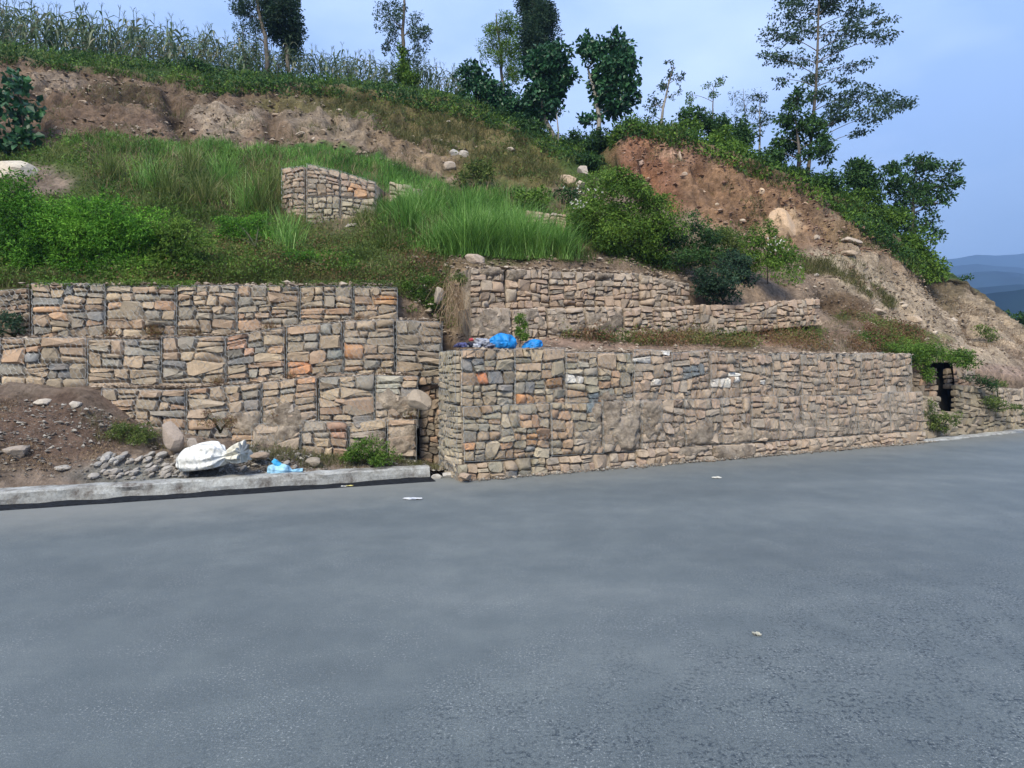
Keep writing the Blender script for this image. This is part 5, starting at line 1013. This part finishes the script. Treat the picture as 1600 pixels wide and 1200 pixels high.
rk(25, 705, 22, 12, 'dull stone half buried in the bank at the left edge', (.26, .23, .2), None, on_bank, seed=39)
rk(68, 628, 15, 6, 'pale flat stone on the bank under the middle gabions', (.4, .37, .32), None, on_bank, seed=40)
rk(118, 633, 11, 7, 'pale rounded stone on the bank right of the flat one', (.4, .37, .33), None, on_bank, seed=41)
rk(98, 731, 12, 5, 'grey flat stone on the bank close to the kerb', (.3, .29, .27), None, on_bank, seed=42)
rk(405, 712, 16, 7, 'brown stone just right of the white sack', (.28, .22, .17), 11.35, seed=43)
rk(490, 722, 14, 8, 'brown block behind the kerb right of the blue bag', (.26, .23, .19), 11.7, seed=44)
rk(700, 742, 12, 6, 'broken concrete lump at the end of the kerb', (.42, .42, .4), 11.75, seed=45, cat='concrete lump', nm='concrete_lump')
rk(682, 745, 9, 5, 'small concrete crumb lying against the kerb end', (.36, .36, .34), 11.7, seed=46, cat='concrete lump', nm='concrete_lump')
rk(727, 744, 12, 7, 'brown corner stone on the road edge under the wall end', (.32, .25, .19), 11.25, seed=47)
regn = {}
for i, (x, y, r_, c_) in enumerate(sorted([(380, 160, 7, pal_), (470, 210, 8, pal_), (505, 206, 7, tan), (360, 201, 6, pal_), (215, 213, 5, pal_), (130, 160, 7, tan), (300, 205, 6, pal_), (430, 180, 7, tan), (517, 175, 5, pal_), (530, 172, 5, pal_), (75, 142, 6, tan), (490, 218, 6, pal_), (610, 185, 5, tan), (700, 190, 4, pal_), (645, 215, 6, tan), (820, 245, 4, pal_), (745, 230, 4, pal_), (650, 255, 6, tan), (1120, 320, 5, tan), (1160, 345, 5, pal_), (1250, 330, 4, tan), (1340, 430, 6, tan), (1300, 418, 5, pal_), (1380, 450, 6, tan), (1460, 520, 6, pal_), (1500, 545, 7, tan), (1540, 560, 6, tan), (1355, 452, 5, pal_), (1440, 470, 5, tan), (1490, 500, 6, pal_), (1250, 420, 6, lgr), (1275, 430, 5, lgr), (1530, 590, 10, pal_), (1560, 598, 7, tan)])):
    reg = 'scar right of the ridge notch' if 980 < x < 1260 and y < 400 else 'scree' if x >= 1240 else 'brown slope below the maize end' if x > 600 else 'pale left scar'
    regn[reg] = regn.get(reg, 0) + 1
    rk(x, y, r_, r_ * .62, f"small {'tan' if c_ == tan else 'grey' if c_ == lgr else 'pale'} stone in the {reg}, {ORD[regn[reg] - 1]} from the left", c_, cat='stone', nm='hillside_stone', grp='small stones in the bare hillside')
# rubble heap behind the kerb: individual chunks
for i in range(110):
    x = random.uniform(150, 300) if i < 80 else random.uniform(300, 470); y = random.uniform(712, 748) - (8 if i >= 80 else 0); p = on_bank(x, y); s_ = random.uniform(.03, .095) * (1.2 if random.random() < .15 else 1)
    g_ = random.uniform(.2, .36); o = rock('rubble_chunk', 'grey broken stone chunk in the rubble heap behind the kerb', 'rubble', p + [0, 0, s_ * .25], (s_ * 1.2, s_, s_ * .7), (g_, g_ * .99, g_ * .95), 'rubble heap behind the kerb', 300 + i % 12, random.random(), sub=2)
# small stones too many to count
def pebbles(name, label, polys, n, s0, s1, c_lo, c_hi, V=None, Pp=None, mat=None, patch=.35, seed=0):
    base = np.array([(1, 0, 0), (-1, 0, 0), (0, 1, 0), (0, -1, 0), (0, 0, 1), (0, 0, -1)], float); T = np.array([(0, 2, 4), (2, 1, 4), (1, 3, 4), (3, 0, 4), (2, 0, 5), (1, 2, 5), (3, 1, 5), (0, 3, 5)])
    P = np.concatenate([scatter(pl, n, V, Pp, patch, seed) for pl in polys]); m_ = len(P)
    sz = s0 * (s1 / s0) ** (rng.random(m_) ** 2.2); Vv = base[None] * rng.uniform(.5, 1.3, (m_, 6, 1)) + rng.normal(size=(m_, 6, 3)) * .22
    Vv = Vv * sz[:, None, None] * np.array([1.2, 1, .7]) + P[:, None] + np.array([0, .25, -.2]) * sz[:, None, None]; Tt = (np.arange(m_)[:, None, None] * 6 + T[None]).reshape(-1, 3)
    o = mesh_np(name, Vv.reshape(-1, 3), Tt, mat, smooth=False, attr=np.repeat(rng.random(m_), 8)); return tag(o, label, 'pebbles', kind='stuff')
def pebmat(nm, a, b_, c_):
    m, t, bb = newmat(nm, .95, .1); at = t.nodes.new('ShaderNodeAttribute'); at.attribute_name = 'rnd'; r = ramp(t, [(0, a), (.6, b_), (1, c_)]); t.links.new(at.outputs['Fac'], r.inputs[0])
    n = noise(t, 20, 4); r2 = ramp(t, [(.3, (.7, .7, .7)), (.7, (1.2, 1.2, 1.2))]); t.links.new(n.outputs[0], r2.inputs[0]); t.links.new(mixc(t, 1, r.outputs[0], r2.outputs[0], 'MULTIPLY'), bb.inputs['Base Color']); return m
pm1 = pebmat('peb_tan', (.15, .115, .085), (.24, .19, .145), (.42, .36, .29)); pm2 = pebmat('peb_grey', (.11, .095, .08), (.2, .18, .155), (.36, .34, .3)); pm3 = pebmat('peb_red', (.15, .09, .065), (.22, .14, .1), (.34, .25, .19))
pebbles('scar_stones', 'stones and clods on the pale left scar', [[(0, 100), (300, 135), (560, 150), (740, 230), (700, 285), (500, 236), (300, 225), (60, 212)]], 5200, .014, .1, 0, 0, mat=pm1, patch=.4, seed=41)
pebbles('scree_stones', 'stones and clods on the pinkish scree', [[(1230, 390), (1440, 430), (1620, 530), (1620, 620), (1500, 575), (1330, 520), (1240, 450)]], 8000, .012, .075, 0, 0, mat=pm1, patch=.3, seed=42)
pebbles('red_scar_stones', 'clods in the reddish scar', [[(960, 205), (1150, 250), (1350, 345), (1400, 400), (1250, 400), (1100, 345), (985, 300)]], 4500, .014, .09, 0, 0, mat=pm3, patch=.4, seed=43)
pebbles('berm_stones', 'loose stones on the berm', [[(740, 515), (1280, 500), (1430, 530), (1430, 556), (740, 549)]], 3500, .01, .06, 0, 0, mat=pm1, patch=.3, seed=44)
pebbles('slope_stones', 'loose stones above the terrace walls', [[(700, 395), (1100, 405), (1080, 440), (740, 420)], [(620, 400), (720, 400), (730, 530), (690, 520), (640, 470)]], 1800, .012, .08, 0, 0, mat=pm1, patch=.3, seed=45)
pebbles('bank_stones', 'loose stones on the earth bank', [[(-60, 610), (700, 700), (700, 745), (-60, 745)]], 6000, .008, .045, 0, 0, BV, BPp, pm2, .3, 46)
pebbles('gutter_grit', 'grit and gravel gathered behind the kerb', [[(130, 712), (700, 722), (700, 748), (130, 748)]], 4500, .008, .04, 0, 0, BV, BPp, pm2, .2, 47)
def crumbs(name, label, pts, n, s0, s1, mat, jit=(.1, .1, .02)):
    pts = np.array(pts); k = rng.random(n) * (len(pts) - 1); a = k.astype(int); f = (k - a)[:, None]; P = pts[a] * (1 - f) + pts[a + 1] * f + rng.normal(size=(n, 3)) * np.array(jit)
    b_ = np.array([(1, 0, 0), (-1, 0, 0), (0, 1, 0), (0, -1, 0), (0, 0, 1), (0, 0, -1)], float); T = np.array([(0, 2, 4), (2, 1, 4), (1, 3, 4), (3, 0, 4), (2, 0, 5), (1, 2, 5), (3, 1, 5), (0, 3, 5)])
    sz = s0 * (s1 / s0) ** (rng.random(n) ** 2); V = b_[None] * rng.uniform(.5, 1.25, (n, 6, 1)) + rng.normal(size=(n, 6, 3)) * .2; V = V * sz[:, None, None] * np.array([1.3, 1, .7]) + P[:, None]
    return tag(mesh_np(name, V.reshape(-1, 3), (np.arange(n)[:, None, None] * 6 + T[None]).reshape(-1, 3), mat, smooth=False, attr=np.repeat(rng.random(n), 8)), label, 'pebbles', kind='stuff')
mb = MB(); P = []
while len(P) < 2600:
    x = random.gauss(1040, 90); y = random.gauss(672, 24)
    if 930 < x < 1260 and 628 < y < 722:
        q = rp_(u_at(x, -.06), -.06 - random.random() * .05, 0); q[2] = EYE + (HY - y) / F * q[1]; P.append(q)
P = np.array(P); P = P[fbm(P * 1.6, 3, 5) > -.05]; mb.blades(P, rng.uniform(.03, .1, len(P)), .004, 1.3)
tag(mb.build('dry_wisps', M['grass_dry'], loc=(0, 0, 0)), 'fine dry grass on the dusty patch of the roadside wall', 'dry grass', kind='stuff')
crumbs('fallen_stones', 'small stones fallen along the foot of the roadside wall', [rp_(u, -.2, .02) for u in np.linspace(0, 13.4, 20)], 420, .012, .06, pm1, (.05, .07, .004))
crumbs('ledge_stones', 'loose stones lying along the top of the roadside wall', [rp_(u, .28, 2.35) for u in np.linspace(0, 13, 20)], 1500, .015, .07, pm1, (.12, .12, .012))
crumbs('ledge_stones', 'loose stones lying along the top of the left wall', [lp(x, .62, 446) for x in range(52, 622, 40)], 900, .015, .075, pm1, (.12, .12, .015))
crumbs('ledge_stones', 'crumbled stones on the ledge under the top left course', [lp(x, .34, float(np.interp(x, [0, 253, 353, 447, 537, 692], [529, 527, 522, 511, 501, 499]))) for x in range(0, 690, 40)], 1100, .012, .06, pm1, (.1, .06, .015))
crumbs('ledge_stones', 'crumbled stones on the ledge under the middle left course', [lp(x, -.02, float(np.interp(x, [158, 292, 408, 497, 655], [604, 604, 598, 588, 583]))) for x in range(158, 655, 40)], 1100, .012, .06, pm1, (.1, .06, .015))
crumbs('ledge_stones', 'loose stones along the top terrace wall', [rp_(u_at(x, 2.6), 2.65, float(np.interp(x, [p_[0] for p_ in zt], [p_[1] for p_ in zt]))) for x in range(735, 1078, 40)], 800, .015, .08, pm1, (.12, .12, .02))
mb = MB(); P = []
for x, y, b_, s_, n_ in ((240, 518, .3, 14, 260), (300, 524, .3, 18, 200), (170, 520, .3, 9, 100), (420, 512, .28, 10, 90), (560, 498, .28, 9, 90), (340, 598, -.05, 12, 160), (455, 590, -.05, 9, 110), (600, 584, -.05, 8, 90), (640, 650, -.25, 10, 160), (430, 655, -.25, 16, 160)):
    P += [lp(x + random.gauss(0, s_ * .5), b_ + random.gauss(0, .04), y + random.gauss(0, s_ * .28)) for _ in range(n_)]
P = np.array(P); mb.leaves(P, rng.normal(size=P.shape), rng.uniform(.025, .06, len(P)), .4); mb.blades(P[::3], .16, .006, 1.1)
tag(mb.build('ledge_weeds', M['weed_red'], loc=(0, 0, 0)), 'brownish weeds rooted on the ledges of the left wall', 'weeds', kind='stuff')
for nm_, lb_, m_, n_, x0_, x1_ in (('overhanging_weeds', 'green weeds leaning over the edge of the left wall', 'leaf_mid', 2600, 50, 330), ('overhanging_weeds', 'olive weeds leaning over the edge of the left wall', 'leaf_olive', 4200, 50, 625)):
    X_ = x0_ + (x1_ - x0_) * rng.random(n_); ok = fbm(np.c_[X_ * .03, X_ * 0, X_ * 0 + n_], 3, 5) > -.12; X_ = X_[ok]
    P = np.array([lp(x, random.uniform(.36, .8), 446 + random.gauss(-3, 3)) for x in X_]); mb = MB(); dd_ = rng.normal(size=P.shape); mb.leaves(P, dd_, rng.uniform(.03, .07, len(P)), .5)
    tag(mb.build(nm_, M[m_], loc=(0, 0, 0)), lb_, 'weeds', kind='stuff')
# grit along the foot of the roadside wall
us_g = rng.random(2600) * 13.5; bo = -.12 - np.abs(rng.normal(size=2600)) * .1; Pg = np.array([rp_(u, b_, .03) for u, b_ in zip(us_g, bo)])
base = np.array([(1, 0, 0), (-1, 0, 0), (0, 1, 0), (0, -1, 0), (0, 0, 1), (0, 0, -1)], float); T8 = np.array([(0, 2, 4), (2, 1, 4), (1, 3, 4), (3, 0, 4), (2, 0, 5), (1, 2, 5), (3, 1, 5), (0, 3, 5)])
sz = .006 * (6 ** (rng.random(2600) ** 2.5)); Vv = base[None] * sz[:, None, None] * rng.uniform(.5, 1.2, (2600, 6, 1)) + Pg[:, None]
tag(mesh_np('road_grit', Vv.reshape(-1, 3), (np.arange(2600)[:, None, None] * 6 + T8[None]).reshape(-1, 3), pm2, smooth=False, attr=np.repeat(rng.random(2600), 8)), 'grit along the foot of the roadside wall', 'grit', kind='stuff')

# ------------------------------------------------------------------ sacks, tarpaulins, clothes, litter
def lump(name, label, cat, c, r, mat, seed, amp=.22, freq=2.2, crease=.16, yaw=0., tilt=0., sub=5, flat=True, parent=None, group=None, taper=0.):
    import bmesh
    bm = bmesh.new(); bmesh.ops.create_icosphere(bm, subdivisions=sub, radius=1)
    V = np.array([v.co[:] for v in bm.verts]); Fc = np.array([[v.index for v in f.verts] for f in bm.faces]); bm.free()
    n = V.copy(); cr_ = np.abs(fbm(V * freq * 1.3 + seed * 3.1, 3, seed)); cr_ = (1 - np.clip(cr_ * 5, 0, 1)) ** 1.5
    V = n * (1 + amp * fbm(V * freq + seed, 3, seed + 7)[:, None] - crease * cr_[:, None]); V[:, 1:] *= (1 - taper * np.clip(V[:, 0:1], 0, 1.2))
    if flat: V[:, 2] = np.where(V[:, 2] < -.45, -.45 + (V[:, 2] + .45) * .15, V[:, 2])
    V *= np.asarray(r); ca, sa = math.cos(tilt), math.sin(tilt); V = np.stack([V[:, 0] * ca - V[:, 2] * sa, V[:, 1], V[:, 0] * sa + V[:, 2] * ca], 1)
    ca, sa = math.cos(yaw), math.sin(yaw); V = np.stack([V[:, 0] * ca - V[:, 1] * sa, V[:, 0] * sa + V[:, 1] * ca, V[:, 2]], 1)
    return tag(mesh_np(name, V, Fc, mat, parent, True, c), label, cat, group)
mw = plastic('sack_white', (.72, .73, .7), .6); mc = plastic('sack_cream', (.66, .64, .55), .6)
def gathered(name, c, length, rad, mat, parent, pl, seed, tilt=0., yaw=0., neck=.72, flare=.5, sq=.75, n=64, m=96, t0=0., t1=1.):
    t_ = np.linspace(t0, t1, n)[:, None]; th = np.linspace(0, 2 * np.pi, m, endpoint=False)[None]
    body = np.sqrt(np.clip(1 - ((t_ / neck - .45) / .6) ** 2, .02, 1)); k = np.clip((t_ - neck * .8) / (neck * .2), 0, 1); k = k * k * (3 - 2 * k); tail = .2 + flare * np.clip((t_ - neck) / (1 - neck), 0, 1) ** .8
    r = rad * (body * (1 - k) + tail * k); pa = .035 + .2 * np.exp(-((t_ - neck) / .2) ** 2) + .13 * (t_ > neck); ph = 1.2 * np.sin(t_ * 4 + seed)
    P3 = np.stack([np.cos(th) + 0 * t_, np.sin(th) + 0 * t_, t_ * 3 + 0 * th], -1)
    f = fbm(P3 * np.array([1.1, 1.1, .8]) + seed, 3, seed); f2 = np.abs(fbm(P3 * np.array([1.9, 1.9, .55]) + seed * 2, 3, seed + 3))
    rr_ = r * (1 + pa * np.cos(th * pl + ph + 2.5 * f) + .2 * f - .35 * np.clip(.14 - f2, 0, 1))
    X_ = (t_ - .45) * length + 0 * th; Y_ = rr_ * np.cos(th); Z_ = rr_ * np.sin(th) * sq; Z_ = np.where(Z_ < -.5 * rad * sq, -.5 * rad * sq + (Z_ + .5 * rad * sq) * .2, Z_)
    V = np.stack([X_, Y_, Z_], -1); ca, sa = math.cos(tilt), math.sin(tilt); V = np.stack([V[..., 0] * ca - V[..., 2] * sa, V[..., 1], V[..., 0] * sa + V[..., 2] * ca], -1)
    ca, sa = math.cos(yaw), math.sin(yaw); V = np.stack([V[..., 0] * ca - V[..., 1] * sa, V[..., 0] * sa + V[..., 1] * ca, V[..., 2]], -1) + c
    ii = np.arange(n - 1)[:, None] * m + np.arange(m)[None]; jj = np.arange(n - 1)[:, None] * m + (np.arange(m)[None] + 1) % m; q = np.stack([ii, jj, jj + m, ii + m], -1).reshape(-1, 4)
    V = V.reshape(-1, 3); cap = np.stack([(np.arange(m) + 1) % m, np.arange(m), np.full(m, len(V))], 1); V = np.vstack([V, V[:m].mean(0)[None], V[-m:].mean(0)[None] - [.05 * length, 0, 0]]); cap = np.vstack([cap, np.stack([(n - 1) * m + np.arange(m), (n - 1) * m + (np.arange(m) + 1) % m, np.full(m, n * m + 1)], 1)])
    b_ = np.array(parent.location); return mesh_np(name, V - b_, [q, cap], mat, parent, True, b_)
c0 = PX(330, 716, 10.75); rt = thing('sack', 'crumpled white woven sack with tied neck lying behind the kerb', 'sack', c0 - np.array([0, 0, .2]))
gathered('sack_body', c0, 1.1, .31, mw, rt, 9, 3, tilt=.16, yaw=-.15, t1=.76, sq=.88); gathered('sack_mouth', c0, 1.1, .31, mc, rt, 9, 3, tilt=.16, yaw=-.15, t0=.755, flare=.5, sq=.88)
tie = MB(); a_ = np.linspace(0, 6.4, 20); tie.tube(np.stack([c0[0] + .30 + 0 * a_, c0[1] - .045 + .062 * np.cos(a_), c0[2] + .045 + .05 * np.sin(a_)], 1), .007, 5); tie.build('tie_string', mc, rt, True, loc=np.array(rt.location))
mbl = plastic('bag_blue', (.05, .36, .66), .35); mlb = plastic('bag_pale', (.3, .55, .74), .4)
c1 = PX(443, 734, 11.15); rt = thing('plastic_bag', 'crumpled light blue plastic bag lying behind the kerb', 'plastic bag', c1 - np.array([0, 0, .1]))
gathered('bag_body', c1 + np.array([0, 0, -.02]), .58, .13, mlb, rt, 7, 8, tilt=-.08, yaw=.25, sq=.85, flare=.3); gathered('bag_fold', c1 + np.array([-.06, 0, .06]), .36, .09, mbl, rt, 6, 14, tilt=-.75, yaw=.2, sq=.6, flare=.7)
mt_ = plastic('tarp_blue', (.012, .23, .62), .5)
zt_ = 2.39
def on_wall(px, back=.35): q = rp_(u_at(px, back), back, zt_); return q
lump('blue_bundle', 'large crumpled blue tarpaulin bundle on top of the roadside wall', 'tarpaulin', on_wall(785) + [0, 0, .09], (.3, .22, .2), mt_, 31, .16, 1.1, .13, yaw=.4)
lump('blue_bundle', 'smaller blue bundle tied at the middle on top of the wall', 'tarpaulin', on_wall(832) + [0, 0, .05], (.23, .17, .12), mt_, 37, .15, 1.2, .16, yaw=.5, tilt=.25)
cl = [(722, (.08, .09, .22), .16, .06, 'dark blue crumpled cloth at the left of the old clothes', 'cloth', -.05), (736, (.03, .035, .06), .16, .07, 'black crumpled garment among the old clothes', 'cloth', -.02), (752, (.3, .32, .38), .17, .09, 'grey striped garment on the old clothes pile', 'cloth', .05), (745, (.42, .44, .5), .1, .05, 'pale lilac rag in front of the grey garment', 'cloth', -.1), (762, (.2, .22, .3), .15, .07, 'slate blue rag beside the blue tarpaulin', 'cloth', .0), (728, (.5, .51, .53), .07, .035, 'small white rag at the left of the pile', 'cloth', -.1), (736, (.4, .06, .08), .055, .04, 'small red scrap on top of the old clothes', 'cloth', .06)]
for i, (x, colr, r_, h_, lb, ct, oy) in enumerate(cl):
    q = on_wall(x, .3) + np.array([0, oy, h_ * .5 + (.12 if i == 6 else .05 if i in (2,) else 0)])
    lump('old_cloth', lb, ct, q, (r_, r_ * .7, h_), plastic('cloth%d' % i, colr, .9), 50 + i, .35, 2.6, .4, yaw=random.random(), sub=4, group='old clothes on the wall')
# litter on the road
def scrap(px, py, w_, h_, colr, lb, seed):
    d = EYE * F / (py - HY); c = PX(px, py, d); n = 7; xs2, ys2 = np.meshgrid(np.linspace(-1, 1, n), np.linspace(-1, 1, n)); r_ = np.random.default_rng(seed)
    V = np.stack([xs2 * w_ * (1 - .2 * ys2 ** 2) + r_.normal(size=xs2.shape) * .006, ys2 * h_ * (1 - .25 * xs2 ** 2) + r_.normal(size=xs2.shape) * .01, .012 + .02 * np.abs(fbm(np.stack([xs2, ys2, xs2 * 0 + seed], -1) * 1.7, 3, seed))], -1)
    V2 = V.copy(); V2[..., 2] -= .006; V = np.concatenate([V.reshape(-1, 3), V2.reshape(-1, 3)]); ii = np.arange(n - 1)[:, None] * n + np.arange(n - 1)[None]; q = np.stack([ii, ii + 1, ii + 1 + n, ii + n], -1).reshape(-1, 4)
    tag(mesh_np('litter', V, np.vstack([q, q[:, ::-1] + n * n]), plastic('scrap%d' % seed, colr, .6), smooth=False, loc=c), lb, 'litter', 'litter on the road')
scrap(645, 780, .15, .07, (.6, .62, .64), 'white paper scrap on the road below the kerb end', 1)
scrap(546, 760, .06, .05, (.62, .55, .2), 'small yellow scrap in the gutter', 2)
scrap(537, 761, .05, .04, (.68, .66, .6), 'small white scrap touching the yellow one in the gutter', 3)
scrap(1120, 747, .09, .07, (.62, .6, .52), 'pale scrap on the road in front of the wall', 4)
scrap(1183, 992, .025, .025, (.5, .48, .38), 'tiny yellowish scrap on the near road', 5)

# ------------------------------------------------------------------ far mountains and air
def ridge(name, label, d, xs3, ys3, seed, depth=500):
    x = np.linspace(-4 * d, 4 * d, 260); yt = np.interp(800 + F * x / d, xs3, ys3); zt3 = EYE + (HY - yt) / F * d; R_ = []
    for k, s_ in enumerate(np.linspace(0, 1, 14)):
        P = np.stack([x, np.full_like(x, d - depth * (1 - s_)), -60 + (zt3 + 60) * s_ ** 1.1], 1); P[:, 2] += fbm(P * 7 / d, 5, seed) * .022 * d * s_; R_.append(P)
    P = R_[-1].copy(); P[:, 1] += depth; P[:, 2] = -60; R_.append(P)
    R_ = np.array(R_); nr3, nc3 = R_.shape[:2]; ii = np.arange(nr3 - 1)[:, None] * nc3 + np.arange(nc3 - 1)[None]
    return tag(mesh_np(name, R_.reshape(-1, 3), np.stack([ii, ii + 1, ii + 1 + nc3, ii + nc3], -1).reshape(-1, 4), M['mountain'], smooth=True), label, kind='structure')
for nm_, lb_, d_, ys_ in (('near_mountain', 'dark blue forested mountain spur across the valley', 420, (466, 458, 452, 456)), ('fade_ridge_first', 'added blue ridge, first step of the mountain fading into haze', 700, (450, 443, 440, 436)), ('fade_ridge_middle', 'added blue ridge, middle step of the mountain fading into haze', 1050, (436, 430, 427, 422)),
                        ('fade_ridge_pale', 'added pale ridge, later step of the mountain fading into haze', 1450, (424, 418, 414, 408)), ('fade_ridge_last', 'added faint ridge, last step of the mountain fading into haze', 1950, (411, 406, 401, 394))):
    ridge(nm_, lb_, d_, [-4000, 800, 1400, 1480, 1540, 1600, 1800, 5000], [ys_[0] + 30, ys_[0] + 30, ys_[0] + 8, *ys_, ys_[0] + 10], int(d_), depth=d_ * .35)  # ridges behind the first are added, stepping out one slope's fade into cloud
hz = bpy.data.materials.new('haze'); hz.use_nodes = True; t = hz.node_tree; t.nodes.clear()
vp = t.nodes.new('ShaderNodeVolumePrincipled'); vp.inputs['Color'].default_value = (.3, .5, .85, 1); vp.inputs['Density'].default_value = .0005
oo = t.nodes.new('ShaderNodeOutputMaterial'); t.links.new(vp.outputs[0], oo.inputs['Volume'])
x0, x1, y0, y1, z0, z1 = -8500, 8500, -3100, 3100, -66, 410
V = [(x0, y0, z0), (x1, y0, z0), (x1, y1, z0), (x0, y1, z0), (x0, y0, z1), (x1, y0, z1), (x1, y1, z1), (x0, y1, z1)]
tag(mesh_np('haze', V, [(3, 2, 1, 0), (4, 5, 6, 7), (0, 1, 5, 4), (1, 2, 6, 5), (2, 3, 7, 6), (3, 0, 4, 7)], hz, smooth=False), 'pale blue valley haze', kind='stuff')
